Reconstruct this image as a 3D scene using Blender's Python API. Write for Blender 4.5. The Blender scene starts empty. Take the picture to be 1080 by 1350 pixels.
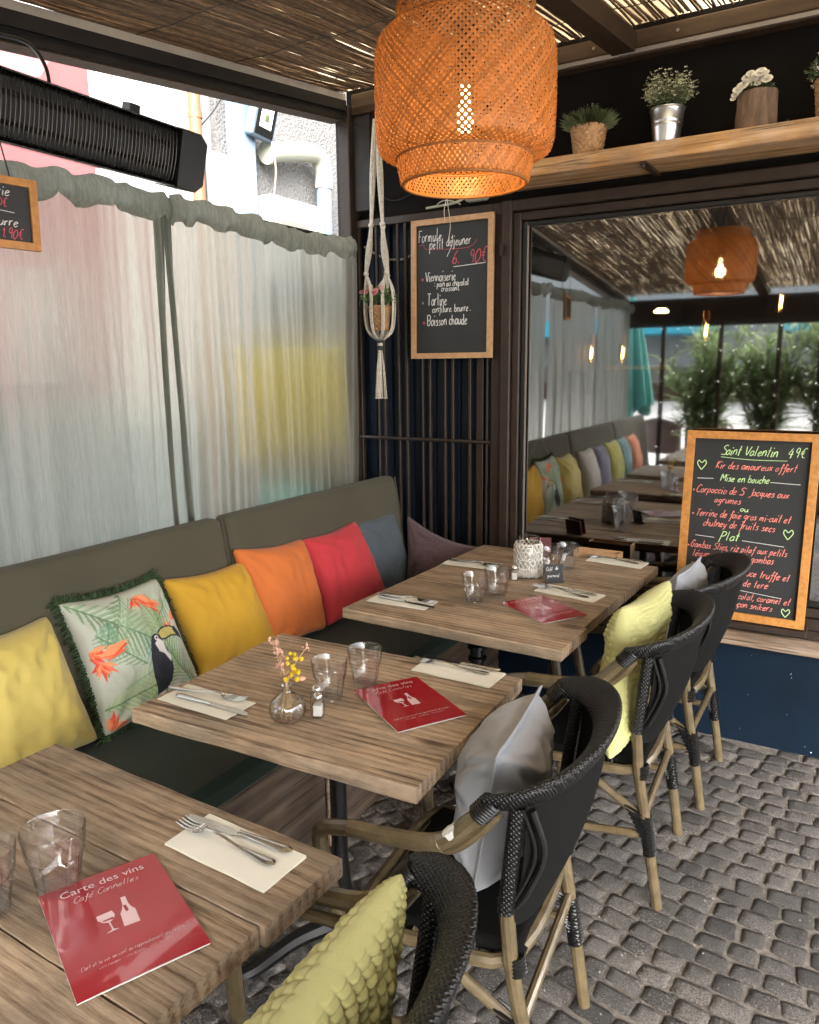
import bpy, bmesh, math, random
import numpy as np
from mathutils import Vector, Matrix, noise
random.seed(7)
rnd = random.random
def U(a, b): return random.uniform(a, b)
R = math.radians
PI = math.pi
scene = bpy.context.scene
COL = scene.collection

# ---------------------------------------------------------------- camera
cam_d = bpy.data.cameras.new('camera')
cam = bpy.data.objects.new('camera', cam_d)
COL.objects.link(cam)
cam_d.sensor_fit = 'VERTICAL'; cam_d.sensor_height = 36.0
cam_d.lens = 36.0 * 1008.0 / 1350.0
cam_d.clip_start = 0.05; cam_d.clip_end = 400
YAW, PITCH, ROLL = -0.537093, 0.190900, -0.011387
_f = Vector((math.sin(YAW) * math.cos(PITCH), math.cos(YAW) * math.cos(PITCH), -math.sin(PITCH)))
_r = Vector((math.cos(YAW), -math.sin(YAW), 0))
_u = _r.cross(_f)
_r2 = math.cos(ROLL) * _r + math.sin(ROLL) * _u
_u2 = -math.sin(ROLL) * _r + math.cos(ROLL) * _u
cam.matrix_world = Matrix(((_r2.x, _u2.x, -_f.x, 1.81675), (_r2.y, _u2.y, -_f.y, -3.15523), (_r2.z, _u2.z, -_f.z, 1.53591), (0, 0, 0, 1)))
scene.camera = cam

# ---------------------------------------------------------------- world, sun, exposure
SUN_EL, SUN_ROT = R(36), R(152)
world = bpy.data.worlds.new('World'); scene.world = world; world.use_nodes = True
wn = world.node_tree; wn.nodes.clear()
sky = wn.nodes.new('ShaderNodeTexSky'); sky.sky_type = 'NISHITA'; sky.sun_disc = False
sky.sun_elevation = SUN_EL; sky.sun_rotation = SUN_ROT
sky.air_density = 1.0; sky.dust_density = 4.0; sky.ozone_density = 1.0
hs = wn.nodes.new('ShaderNodeHueSaturation'); hs.inputs['Saturation'].default_value = 0.22
bg = wn.nodes.new('ShaderNodeBackground'); bg.inputs['Strength'].default_value = 0.15
wo = wn.nodes.new('ShaderNodeOutputWorld')
wn.links.new(sky.outputs[0], hs.inputs['Color']); wn.links.new(hs.outputs[0], bg.inputs['Color']); wn.links.new(bg.outputs[0], wo.inputs[0])
sun_d = bpy.data.lights.new('sun', 'SUN'); sun_d.energy = 1.4; sun_d.angle = R(50); sun_d.color = (1.0, 0.96, 0.9)
sun = bpy.data.objects.new('sun', sun_d); COL.objects.link(sun)
# Nishita: rotation is clockwise from +Y
_sd = Vector((math.sin(SUN_ROT) * math.cos(SUN_EL), math.cos(SUN_ROT) * math.cos(SUN_EL), math.sin(SUN_EL)))
sun.rotation_euler = (-_sd).to_track_quat('-Z', 'Y').to_euler()
sun.location = _sd * 30
scene.view_settings.view_transform = 'Standard'
scene.view_settings.look = 'None'
scene.view_settings.gamma = 1.0
scene.view_settings.use_curve_mapping = False
scene.view_settings.exposure = 3.12
scene.render.engine = 'CYCLES'
cy = scene.cycles
cy.max_bounces = 12; cy.diffuse_bounces = 5; cy.glossy_bounces = 5; cy.transmission_bounces = 10; cy.transparent_max_bounces = 14
cy.caustics_reflective = False; cy.caustics_refractive = False
cy.use_denoising = True

# ---------------------------------------------------------------- helpers
OFF = {}
def sub(a, b): return (a[0] - b[0], a[1] - b[1], a[2] - b[2])

class G:
    """collects polygons; build() links them as one mesh object"""
    def __init__(s): s.v = []; s.f = []; s.c = None
    def add(s, vs, fs):
        n = len(s.v); s.v += [tuple(p) for p in vs]; s.f += [tuple(i + n for i in f) for f in fs]; return s
    def box(s, x0, x1, y0, y1, z0, z1, b=0.0):
        if x0 > x1: x0, x1 = x1, x0
        if y0 > y1: y0, y1 = y1, y0
        if z0 > z1: z0, z1 = z1, z0
        if b <= 0:
            vs = [(x, y, z) for z in (z0, z1) for y in (y0, y1) for x in (x0, x1)]
            return s.add(vs, [(0, 2, 3, 1), (4, 5, 7, 6), (0, 1, 5, 4), (2, 6, 7, 3), (0, 4, 6, 2), (1, 3, 7, 5)])
        b = min(b, (x1 - x0) / 2.01, (y1 - y0) / 2.01, (z1 - z0) / 2.01)
        vs = []; idx = {}
        for ix, X in enumerate((x0, x1)):
            for iy, Y in enumerate((y0, y1)):
                for iz, Z in enumerate((z0, z1)):
                    sx, sy, sz = (1, -1)[ix], (1, -1)[iy], (1, -1)[iz]
                    for a in range(3):
                        p = [X + sx * b, Y + sy * b, Z + sz * b]; p[a] = (X, Y, Z)[a]
                        idx[ix, iy, iz, a] = len(vs); vs.append(p)
        fs = []
        q = ((0, 0), (1, 0), (1, 1), (0, 1))
        for e in (0, 1):
            o = q if e else q[::-1]
            fs.append([idx[e, a, c, 0] for a, c in o]); fs.append([idx[c, e, a, 1] for a, c in o]); fs.append([idx[a, c, e, 2] for a, c in o])
        for i in (0, 1):
            for j in (0, 1):
                fs.append([idx[i, j, 0, 0], idx[i, j, 1, 0], idx[i, j, 1, 1], idx[i, j, 0, 1]])
                fs.append([idx[0, i, j, 1], idx[1, i, j, 1], idx[1, i, j, 2], idx[0, i, j, 2]])
                fs.append([idx[i, 0, j, 0], idx[i, 1, j, 0], idx[i, 1, j, 2], idx[i, 0, j, 2]])
                for k in (0, 1): fs.append([idx[i, j, k, 0], idx[i, j, k, 1], idx[i, j, k, 2]])
        return s.add(vs, fs)
    def tube(s, pts, r, n=8, cap=True, close=False, flat=1.0):
        pts = [Vector(p) for p in pts]; m = len(pts)
        rr = r if isinstance(r, (list, tuple)) else [r] * m
        base = len(s.v); up = None; fs = []
        for i, p in enumerate(pts):
            if close: t = pts[(i + 1) % m] - pts[i - 1]
            else: t = pts[min(i + 1, m - 1)] - pts[max(i - 1, 0)]
            if t.length < 1e-9: t = Vector((0, 0, 1))
            t.normalize()
            if up is None:
                up = Vector((0, 0, 1)) if abs(t.z) < .9 else Vector((1, 0, 0))
            up = (up - t * up.dot(t)); 
            if up.length < 1e-6: up = t.orthogonal()
            up.normalize(); sd = t.cross(up)
            for k in range(n):
                a = 2 * PI * k / n
                s.v.append(tuple(p + rr[i] * (math.cos(a) * sd + flat * math.sin(a) * up)))
        for i in range(m if close else m - 1):
            for k in range(n):
                a, b = base + i * n + k, base + i * n + (k + 1) % n
                c, d = base + ((i + 1) % m) * n + (k + 1) % n, base + ((i + 1) % m) * n + k
                fs.append((a, b, c, d))
        if cap and not close:
            fs.append(tuple(base + k for k in range(n))[::-1]); fs.append(tuple(base + (m - 1) * n + k for k in range(n)))
        s.f += fs; return s
    def lathe(s, prof, n=24, c=(0, 0, 0), close=False):
        base = len(s.v)
        for r, z in prof:
            for k in range(n):
                a = 2 * PI * k / n; s.v.append((c[0] + r * math.cos(a), c[1] + r * math.sin(a), c[2] + z))
        m = len(prof)
        for i in range(m - 1 + (1 if close else 0)):
            for k in range(n):
                j = (i + 1) % m
                s.f.append((base + i * n + k, base + i * n + (k + 1) % n, base + j * n + (k + 1) % n, base + j * n + k))
        return s
    def sphere(s, c, r, n=10, m=6, sz=1.0):
        prof = [(max(r * math.sin(PI * i / m), 1e-4), -r * sz * math.cos(PI * i / m)) for i in range(m + 1)]
        return s.lathe(prof, n, c)
    def poly(s, pts2, z0, z1, M=None):
        """extruded outline"""
        n = len(pts2); vs = [(x, y, z0) for x, y in pts2] + [(x, y, z1) for x, y in pts2]
        if M: vs = [tuple(M @ Vector(v)) for v in vs]
        fs = [tuple(range(n))[::-1], tuple(range(n, 2 * n))] + [(i, (i + 1) % n, n + (i + 1) % n, n + i) for i in range(n)]
        return s.add(vs, fs)
    def grid(s, fn, nu, nv, closeu=False):
        base = len(s.v)
        for j in range(nv + 1):
            for i in range(nu + 1): s.v.append(tuple(fn(i / nu, j / nv)))
        w = nu + 1
        for j in range(nv):
            for i in range(nu):
                a = base + j * w + i; s.f.append((a, a + 1, a + w + 1, a + w))
        return s
    def xf(s, M):
        s.v = [tuple(M @ Vector(v)) for v in s.v]; return s
    def build(s, name, m, parent=None, smooth=35, label=None, kind=None):
        off = (0, 0, 0)
        if parent is not None: off = OFF.get(parent, (0, 0, 0))
        me = bpy.data.meshes.new(name)
        vs = s.v if off == (0, 0, 0) else [sub(v, off) for v in s.v]
        me.from_pydata(vs, [], s.f)
        if smooth:
            me.polygons.foreach_set('use_smooth', [True] * len(me.polygons))
            if smooth < 180: me.set_sharp_from_angle(angle=R(smooth))
        me.validate(); me.update()
        if s.c is not None:
            ca = me.color_attributes.new('print', 'FLOAT_COLOR', 'POINT')
            ca.data.foreach_set('color', np.asarray(s.c, dtype=np.float32).ravel())
        if isinstance(m, (list, tuple)):
            for q in m: me.materials.append(q)
        else: me.materials.append(m)
        o = bpy.data.objects.new(name, me); COL.objects.link(o)
        if parent is not None: o.parent = parent; OFF[o] = off
        if label: o['label'] = label
        if kind: o['kind'] = kind
        return o

def tag(o, label, cat, group=None):
    o['label'] = label; o['category'] = cat
    if group: o['group'] = group
    return o
def thing(name, loc, label, cat, group=None, world=True):
    """an Empty at the base of a thing; parts are given in world coordinates when world is True"""
    o = bpy.data.objects.new(name, None); COL.objects.link(o); o.location = loc; o.empty_display_size = .1
    if world: OFF[o] = tuple(loc)
    if label: tag(o, label, cat, group)
    return o
def struct(o): o['kind'] = 'structure'; return o
def place(o, loc, rz=0, ry=0, rx=0):
    o.location = loc; o.rotation_euler = (rx, ry, rz); return o
KIDS = {}
def copy_tree(o, parent=None):
    c = o.copy(); COL.objects.link(c)
    if parent is not None: c.parent = parent
    for ch in [k for k in o.children]: copy_tree(ch, c)
    return c

def cr(pts, n=6, close=False):
    """Catmull-Rom through points"""
    P = [Vector(p) for p in pts]; out = []
    m = len(P)
    for i in range(m if close else m - 1):
        a = P[(i - 1) % m] if (close or i > 0) else P[0] * 2 - P[1]
        b, c = P[i], P[(i + 1) % m]
        d = P[(i + 2) % m] if (close or i < m - 2) else P[-1] * 2 - P[-2]
        for k in range(n):
            t = k / n
            out.append(.5 * ((2 * b) + (c - a) * t + (2 * a - 5 * b + 4 * c - d) * t * t + (3 * b - a - 3 * c + d) * t ** 3))
    if not close: out.append(P[-1].copy())
    return out

# ---------------------------------------------------------------- materials
def nt(name):
    m = bpy.data.materials.new(name); m.use_nodes = True; t = m.node_tree
    b = t.nodes['Principled BSDF']; return m, t, b
def N(t, kind, **kw):
    n = t.nodes.new('ShaderNode' + kind)
    for k, v in kw.items():
        if k in n.inputs: n.inputs[k].default_value = v
        else: setattr(n, k, v)
    return n
def coords(t, scale=(1, 1, 1), rand=True, space='Object'):
    tc = N(t, 'TexCoord'); mp = N(t, 'Mapping'); mp.inputs['Scale'].default_value = scale
    if rand:
        oi = N(t, 'ObjectInfo'); mu = N(t, 'Math', operation='MULTIPLY'); mu.inputs[1].default_value = 37.0
        ad = N(t, 'VectorMath', operation='ADD')
        t.links.new(oi.outputs['Random'], mu.inputs[0]); t.links.new(tc.outputs[space], ad.inputs[0]); t.links.new(mu.outputs[0], ad.inputs[1])
        t.links.new(ad.outputs[0], mp.inputs['Vector'])
    else: t.links.new(tc.outputs[space], mp.inputs['Vector'])
    return mp.outputs[0]
def ramp(t, fac, stops):
    r = N(t, 'ValToRGB'); e = r.color_ramp.elements
    while len(e) > 1: e.remove(e[-1])
    e[0].position = stops[0][0]; e[0].color = (*stops[0][1], 1)
    for p, c in stops[1:]:
        q = e.new(p); q.color = (*c, 1)
    t.links.new(fac, r.inputs[0]); return r.outputs[0]
def bumpn(t, b, h, strength, dist):
    bp = N(t, 'Bump'); bp.inputs['Strength'].default_value = strength; bp.inputs['Distance'].default_value = dist
    t.links.new(h, bp.inputs['Height']); t.links.new(bp.outputs[0], b.inputs['Normal']); return bp
def sc3(c, k): return tuple(min(1, x * k) for x in c)
def mat(name, col, rough=.6, metal=0, noise_scale=12, var=.25, bump=.2, bdist=.002, bscale=None, spec=.5, coat=0, stretch=(1, 1, 1), island=0, sheen=0, detail=5):
    m, t, b = nt(name)
    v = coords(t, stretch)
    n = N(t, 'TexNoise', Scale=noise_scale, Detail=detail, Roughness=.6); t.links.new(v, n.inputs['Vector'])
    c = ramp(t, n.outputs['Fac'], [(.3, sc3(col, 1 - var)), (.5, col), (.72, sc3(col, 1 + var))])
    if island:
        g = N(t, 'NewGeometry'); mr = N(t, 'MapRange'); mr.inputs['To Min'].default_value = 1 - island; mr.inputs['To Max'].default_value = 1 + island
        t.links.new(g.outputs['Random Per Island'], mr.inputs[0])
        mx = N(t, 'VectorMath', operation='SCALE'); t.links.new(c, mx.inputs[0]); t.links.new(mr.outputs[0], mx.inputs['Scale']); c = mx.outputs[0]
    t.links.new(c, b.inputs['Base Color'])
    b.inputs['Roughness'].default_value = rough; b.inputs['Metallic'].default_value = metal
    b.inputs['Specular IOR Level'].default_value = spec; b.inputs['Coat Weight'].default_value = coat
    if sheen: b.inputs['Sheen Weight'].default_value = sheen
    if bump:
        n2 = N(t, 'TexNoise', Scale=bscale or noise_scale * 4, Detail=6, Roughness=.65); t.links.new(v, n2.inputs['Vector'])
        bumpn(t, b, n2.outputs['Fac'], bump, bdist)
    return m
def wood(name, tones, axis=0, rough=.6, bump=.5, scale=3.0, stretch=18, dist=.003, mixw=.28):
    """tones: dark, mid, light; grain runs along axis"""
    m, t, b = nt(name)
    s = [stretch] * 3; s[axis] = 1.0
    v = coords(t, tuple(s))
    n = N(t, 'TexNoise', Scale=scale, Detail=9, Roughness=.7, Distortion=.6); t.links.new(v, n.inputs['Vector'])
    s2 = [5.0] * 3; s2[axis] = .9
    v2 = coords(t, tuple(s2))
    w = N(t, 'TexWave', wave_type='RINGS', rings_direction='XYZ'[axis], Scale=1.6, Distortion=9, Detail=3); w.inputs['Detail Scale'].default_value = .7
    t.links.new(v2, w.inputs['Vector'])
    mx = N(t, 'Mix', data_type='FLOAT'); mx.inputs[0].default_value = mixw
    t.links.new(n.outputs['Fac'], mx.inputs[2]); t.links.new(w.outputs['Fac'], mx.inputs[3])
    c = ramp(t, mx.outputs[0], [(.27, tones[0]), (.41, tones[1]), (.52, tones[1]), (.68, tones[2])])
    # large tone patches
    n3 = N(t, 'TexNoise', Scale=5.0, Detail=3); t.links.new(coords(t, (1, 1, 1)), n3.inputs['Vector'])
    mr = N(t, 'MapRange'); mr.inputs['From Min'].default_value = .3; mr.inputs['From Max'].default_value = .7; mr.inputs['To Min'].default_value = .72; mr.inputs['To Max'].default_value = 1.22
    t.links.new(n3.outputs['Fac'], mr.inputs[0])
    oi = N(t, 'ObjectInfo'); mr2 = N(t, 'MapRange'); mr2.inputs['To Min'].default_value = .85; mr2.inputs['To Max'].default_value = 1.15; t.links.new(oi.outputs['Random'], mr2.inputs[0])
    mm = N(t, 'Math', operation='MULTIPLY'); t.links.new(mr.outputs[0], mm.inputs[0]); t.links.new(mr2.outputs[0], mm.inputs[1])
    vs = N(t, 'VectorMath', operation='SCALE'); t.links.new(c, vs.inputs[0]); t.links.new(mm.outputs[0], vs.inputs['Scale'])
    # fine dark cracks
    s4 = [70.0] * 3; s4[axis] = 2.0
    n4 = N(t, 'TexNoise', Scale=1.3, Detail=4, Roughness=.6); t.links.new(coords(t, tuple(s4)), n4.inputs['Vector'])
    cr_ = ramp(t, n4.outputs['Fac'], [(.34, (.30, .27, .24)), (.46, (1, 1, 1))])
    ml = N(t, 'VectorMath', operation='MULTIPLY'); t.links.new(vs.outputs[0], ml.inputs[0]); t.links.new(cr_, ml.inputs[1])
    s5 = [190.0] * 3; s5[axis] = 7.0
    n5 = N(t, 'TexNoise', Scale=1.0, Detail=5, Roughness=.75); t.links.new(coords(t, tuple(s5)), n5.inputs['Vector'])
    fg = ramp(t, n5.outputs['Fac'], [(.30, (.62, .60, .57)), (.5, (1, 1, 1)), (.72, (1.0, 1.0, 1.0))])
    n6 = N(t, 'TexNoise', Scale=9.0, Detail=6, Roughness=.7); t.links.new(coords(t, (1, 1, 1)), n6.inputs['Vector'])
    gf = N(t, 'MapRange'); gf.inputs['From Min'].default_value = .42; gf.inputs['From Max'].default_value = .62; gf.inputs['To Max'].default_value = .45; t.links.new(n6.outputs['Fac'], gf.inputs[0])
    m5 = N(t, 'VectorMath', operation='MULTIPLY'); t.links.new(ml.outputs[0], m5.inputs[0]); t.links.new(fg, m5.inputs[1])
    hsv = N(t, 'HueSaturation'); hsv.inputs['Saturation'].default_value = .45; hsv.inputs['Value'].default_value = .95; t.links.new(m5.outputs[0], hsv.inputs['Color']); t.links.new(gf.outputs[0], hsv.inputs['Fac'])
    t.links.new(hsv.outputs[0], b.inputs['Base Color'])
    b.inputs['Roughness'].default_value = rough
    ad = N(t, 'Math', operation='ADD'); t.links.new(mx.outputs[0], ad.inputs[0]); t.links.new(n4.outputs['Fac'], ad.inputs[1])
    bumpn(t, b, ad.outputs[0], bump, dist)
    return m
def fabric(name, col, rough=.85, var=.12, weave=500, bump=.35, sheen=.25, noise_scale=6):
    m, t, b = nt(name)
    v = coords(t)
    n = N(t, 'TexNoise', Scale=noise_scale, Detail=5); t.links.new(v, n.inputs['Vector'])
    c = ramp(t, n.outputs['Fac'], [(.3, sc3(col, 1 - var)), (.7, sc3(col, 1 + var))])
    t.links.new(c, b.inputs['Base Color']); b.inputs['Roughness'].default_value = rough
    b.inputs['Sheen Weight'].default_value = sheen; b.inputs['Specular IOR Level'].default_value = .12
    n2 = N(t, 'TexNoise', Scale=weave, Detail=2); t.links.new(v, n2.inputs['Vector'])
    n3 = N(t, 'TexNoise', Scale=22, Detail=4, Distortion=.8); t.links.new(v, n3.inputs['Vector'])
    ad = N(t, 'Math', operation='MULTIPLY_ADD'); t.links.new(n3.outputs['Fac'], ad.inputs[0]); ad.inputs[1].default_value = 3.0; t.links.new(n2.outputs['Fac'], ad.inputs[2])
    bumpn(t, b, ad.outputs[0], bump, .002)
    return m
def emis(name, col, s):
    m, t, b = nt(name); b.inputs['Base Color'].default_value = (*col, 1)
    b.inputs['Emission Color'].default_value = (*col, 1); b.inputs['Emission Strength'].default_value = s; return m
def glassm(name, col=(1, 1, 1), rough=0.0, ior=1.22, refr=.0):
    """thin-walled clear glass: straight-through light with dark rims put into its colour, facing-based gloss, optional refraction"""
    m, t, b = nt(name); t.nodes.remove(b); out = t.nodes['Material Output']
    tr = N(t, 'BsdfTransparent'); rf = N(t, 'BsdfRefraction', IOR=ior, Roughness=rough, Color=(*col, 1)); gl = N(t, 'BsdfGlossy', Roughness=.0)
    a = N(t, 'MixShader'); a.inputs[0].default_value = refr; t.links.new(tr.outputs[0], a.inputs[1]); t.links.new(rf.outputs[0], a.inputs[2])
    lw = N(t, 'LayerWeight', Blend=.5); pw = N(t, 'Math', operation='POWER'); pw.inputs[1].default_value = 3.6; t.links.new(lw.outputs['Facing'], pw.inputs[0])
    mr = N(t, 'MapRange'); mr.inputs['To Min'].default_value = .085; mr.inputs['To Max'].default_value = .75; t.links.new(pw.outputs[0], mr.inputs[0])
    tc = ramp(t, lw.outputs['Facing'], [(.0, tuple(c * .985 for c in col)), (.62, tuple(c * .95 for c in col)), (.86, tuple(c * .50 for c in col)), (1.0, tuple(c * .22 for c in col))]); t.links.new(tc, tr.inputs['Color'])  # dark rims of refracting glass painted into the see-through colour by view angle
    z = N(t, 'MixShader'); t.links.new(mr.outputs[0], z.inputs[0]); t.links.new(a.outputs[0], z.inputs[1]); t.links.new(gl.outputs[0], z.inputs[2]); t.links.new(z.outputs[0], out.inputs[0])
    return m

M = {}
def weathered(name, light, mid, dark, grey):
    m, t, b = nt(name)
    base = coords(t, (1, 1, 1))
    def mapped(s):
        mp = N(t, 'Mapping'); mp.inputs['Scale'].default_value = s; t.links.new(base, mp.inputs['Vector']); return mp.outputs[0]
    w = N(t, 'TexWave', wave_type='BANDS', bands_direction='Y', Scale=11.0, Distortion=4.2, Detail=5.0); w.inputs['Detail Scale'].default_value = 1.1; w.inputs['Detail Roughness'].default_value = .62
    t.links.new(mapped((.13, 1.4, 1.4)), w.inputs['Vector'])
    f = N(t, 'TexNoise', Scale=1.0, Detail=8, Roughness=.78); t.links.new(mapped((9, 150, 150)), f.inputs['Vector'])
    q = N(t, 'TexNoise', Scale=1.0, Detail=5, Roughness=.6); t.links.new(mapped((1.6, 26, 26)), q.inputs['Vector'])
    a = N(t, 'Math', operation='MULTIPLY_ADD'); t.links.new(w.outputs['Fac'], a.inputs[0]); a.inputs[1].default_value = .15; t.links.new(f.outputs['Fac'], a.inputs[2])
    a2 = N(t, 'Math', operation='MULTIPLY_ADD'); t.links.new(q.outputs['Fac'], a2.inputs[0]); a2.inputs[1].default_value = .50; t.links.new(a.outputs[0], a2.inputs[2])
    c = ramp(t, a2.outputs[0], [(.62, dark), (.80, mid), (.98, light), (1.0, light)])
    # in the ramp only 0..1 is usable, so scale first
    sc_ = N(t, 'MapRange'); sc_.inputs['From Min'].default_value = .45; sc_.inputs['From Max'].default_value = 1.17; t.links.new(a2.outputs[0], sc_.inputs[0])
    c = ramp(t, sc_.outputs[0], [(.27, dark), (.42, mid), (.66, light)])
    p = N(t, 'TexNoise', Scale=1.0, Detail=6, Roughness=.65); t.links.new(mapped((5, 9, 9)), p.inputs['Vector'])
    pf = N(t, 'MapRange'); pf.inputs['From Min'].default_value = .42; pf.inputs['From Max'].default_value = .60; pf.inputs['To Max'].default_value = .95; t.links.new(p.outputs['Fac'], pf.inputs[0])
    gx = N(t, 'Mix', data_type='RGBA'); gx.blend_type = 'MULTIPLY'; gx.inputs[0].default_value = 1
    t.links.new(c, gx.inputs[6]); gx.inputs[7].default_value = (*grey, 1)
    mx = N(t, 'Mix', data_type='RGBA'); t.links.new(pf.outputs[0], mx.inputs[0]); t.links.new(c, mx.inputs[6]); t.links.new(gx.outputs[2], mx.inputs[7])
    # knots
    vo = N(t, 'TexVoronoi', Scale=1.0); t.links.new(mapped((3.2, 7, 7)), vo.inputs['Vector'])
    kn = ramp(t, vo.outputs['Distance'], [(.05, (.35, .28, .24)), (.11, (.62, .55, .50)), (.17, (1, 1, 1))])
    mk = N(t, 'VectorMath', operation='MULTIPLY'); t.links.new(mx.outputs[2], mk.inputs[0]); t.links.new(kn, mk.inputs[1])
    oi = N(t, 'ObjectInfo'); mr2 = N(t, 'MapRange'); mr2.inputs['To Min'].default_value = .82; mr2.inputs['To Max'].default_value = 1.16; t.links.new(oi.outputs['Random'], mr2.inputs[0])
    # cracks along the grain
    k4 = N(t, 'TexNoise', Scale=1.0, Detail=3, Roughness=.5); t.links.new(mapped((2.0, 60, 60)), k4.inputs['Vector'])
    ck = ramp(t, k4.outputs['Fac'], [(.27, (.30, .25, .21)), (.335, (1, 1, 1))])
    m5 = N(t, 'VectorMath', operation='MULTIPLY'); t.links.new(mk.outputs[0], m5.inputs[0]); t.links.new(ck, m5.inputs[1])
    vs = N(t, 'VectorMath', operation='SCALE'); t.links.new(m5.outputs[0], vs.inputs[0]); t.links.new(mr2.outputs[0], vs.inputs['Scale'])
    t.links.new(vs.outputs[0], b.inputs['Base Color']); 
    rr = N(t, 'MapRange'); rr.inputs['To Min'].default_value = .36; rr.inputs['To Max'].default_value = .66; t.links.new(p.outputs['Fac'], rr.inputs[0]); t.links.new(rr.outputs[0], b.inputs['Roughness'])
    hh = N(t, 'Math', operation='ADD'); t.links.new(a2.outputs[0], hh.inputs[0]); t.links.new(k4.outputs['Fac'], hh.inputs[1]); bumpn(t, b, hh.outputs[0], .8, .0022)
    return m
M['table'] = weathered('reclaimed_table_wood', (.52, .385, .262), (.335, .228, .142), (.135, .080, .046), (.62, .65, .70))
M['bench_wood'] = wood('bench_box_wood', ((.055, .034, .021), (.105, .068, .044), (.155, .105, .07)), 1, .6, .4, 2.2, 12, .002)
M['shelf_wood'] = wood('shelf_wood', ((.30, .15, .05), (.50, .27, .10), (.62, .37, .16)), 0, .55, .2)
M['frame_wood'] = mat('pale_frame_wood', (.52, .31, .16), .5, noise_scale=9, var=.15, bump=.15, stretch=(6, 6, 1))
M['board_frame'] = mat('orange_frame_wood', (.50, .22, .055), .45, noise_scale=9, var=.25, bump=.15, stretch=(6, 6, 1))
M['sill'] = wood('sill_wood', ((.18, .11, .07), (.33, .22, .14), (.45, .32, .21)), 0, .6, .4)
M['brown_metal'] = mat('brown_painted_frame', (.034, .023, .017), .45, spec=.3, noise_scale=20, var=.25, bump=.08, bscale=60)
M['dark_metal'] = mat('charcoal_beam_paint', (.017, .014, .012), .55, spec=.3, noise_scale=14, var=.25, bump=.08)
M['black'] = mat('black_paint', (.006, .006, .0065), .4, var=.3, bump=.05)
M['black_gloss'] = mat('black_gloss', (.006, .006, .0065), .22, var=.2, bump=.05, coat=.3)
M['navy'] = mat('navy_wall_paint', (.0028, .0105, .023), .55, spec=.22, noise_scale=5, var=.25, bump=.25, bscale=50, bdist=.003)
M['navy_board'] = mat('navy_board_paint', (.0035, .0085, .019), .6, spec=.2, noise_scale=5, var=.25, bump=.15)
M['navy_dark'] = mat('navy_panel_paint', (.0045, .0075, .017), .5, noise_scale=5, var=.3, bump=.1)
M['upper_wall'] = mat('dark_brown_black_wall', (.0040, .0028, .0022), .8, spec=.12, noise_scale=6, var=.3, bump=.15)
M['trim_grey'] = mat('grey_trim', (.21, .18, .155), .5, var=.1, bump=.03)
M['pale_strip'] = mat('pale_grey_strip', (.36, .32, .27), .5, var=.1, bump=.03)
M['ledger'] = mat('brown_ledger_board', (.062, .038, .021), .7, spec=.25, noise_scale=6, var=.3, bump=.2, stretch=(1, 6, 6))
M['rafter'] = mat('dark_rafter_wood', (.036, .020, .010), .7, spec=.2, noise_scale=6, var=.3, bump=.3, stretch=(6, 1, 6))
M['reed'] = mat('dark_reed', (.165, .100, .055), .6, noise_scale=30, var=.45, bump=.3, island=.55, stretch=(3, 1, 3))
M['olive'] = fabric('olive_bench_fabric', (.085, .078, .055), .8, .08, 600, .12, .1, 3)
M['seat_green'] = fabric('dark_green_seat', (.024, .036, .028), .55, .15, 400, .1, .1, 3)
M['white_paint'] = mat('white_wall_render', (.34, .34, .33), .8, noise_scale=4, var=.06, bump=.3)
M['pink_wall'] = mat('pink_render', (.20, .068, .070), .85, noise_scale=3, var=.12, bump=.4, bscale=30)
M['terracotta'] = mat('orange_downpipe', (.24, .095, .04), .5, var=.12, bump=.05)
M['pvc'] = mat('white_pvc', (.42, .42, .34), .35, noise_scale=4, var=.08, bump=.02)
M['blue_white'] = mat('pale_blue_panel', (.17, .23, .30), .5, noise_scale=4, var=.12, bump=.05)
M['wicker'] = mat('wicker', (.42, .24, .11), .6, noise_scale=60, var=.35, bump=.3)
M['zinc'] = mat('zinc', (.62, .64, .66), .28, .95, noise_scale=20, var=.1, bump=.05)
M['rope'] = mat('cream_cotton_rope', (.62, .58, .50), .9, noise_scale=90, var=.2, bump=.5)
M['steel'] = mat('cutlery_steel', (.62, .60, .57), .16, 1.0, noise_scale=30, var=.05, bump=.02)
M['dark_steel'] = mat('dark_screw_steel', (.07, .065, .06), .3, .9, var=.2, bump=.02)
M['napkin'] = mat('cream_napkin', (.84, .82, .73), .9, noise_scale=15, var=.03, bump=.15, bscale=120)
M['paper'] = mat('white_paper', (.8, .78, .74), .6, var=.03, bump=0)
M['menu_red'] = mat('glossy_red_cover', (.36, .012, .020), .16, noise_scale=8, var=.06, bump=.10, bscale=9, bdist=.004, coat=.5)
M['menu_print'] = mat('pale_pink_print', (.78, .55, .58), .3, var=.03, bump=0)
M['slate'] = mat('chalkboard_slate', (.018, .0195, .0205), .62, noise_scale=5, var=.22, bump=.04)
M['chalk_white'] = mat('white_chalk', (.72, .72, .70), .9, noise_scale=300, var=.2, bump=0)
M['chalk_red'] = mat('red_chalk', (.62, .10, .14), .9, noise_scale=300, var=.2, bump=0)
M['chalk_coral'] = mat('coral_chalk', (.80, .26, .22), .9, noise_scale=300, var=.2, bump=0)
M['chalk_green'] = mat('pale_green_chalk', (.55, .78, .38), .9, noise_scale=300, var=.2, bump=0)
M['chalk_grey'] = mat('grey_chalk', (.22, .22, .22), .9, noise_scale=300, var=.2, bump=0)
M['bamboo'] = mat('bamboo_pole', (.128, .095, .050), .30, noise_scale=5, var=.35, bump=.1, stretch=(5, 5, 5), coat=.25)
M['rattan'] = mat('black_woven_rattan', (.006, .006, .0065), .36, noise_scale=40, var=.3, bump=.1)
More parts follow.
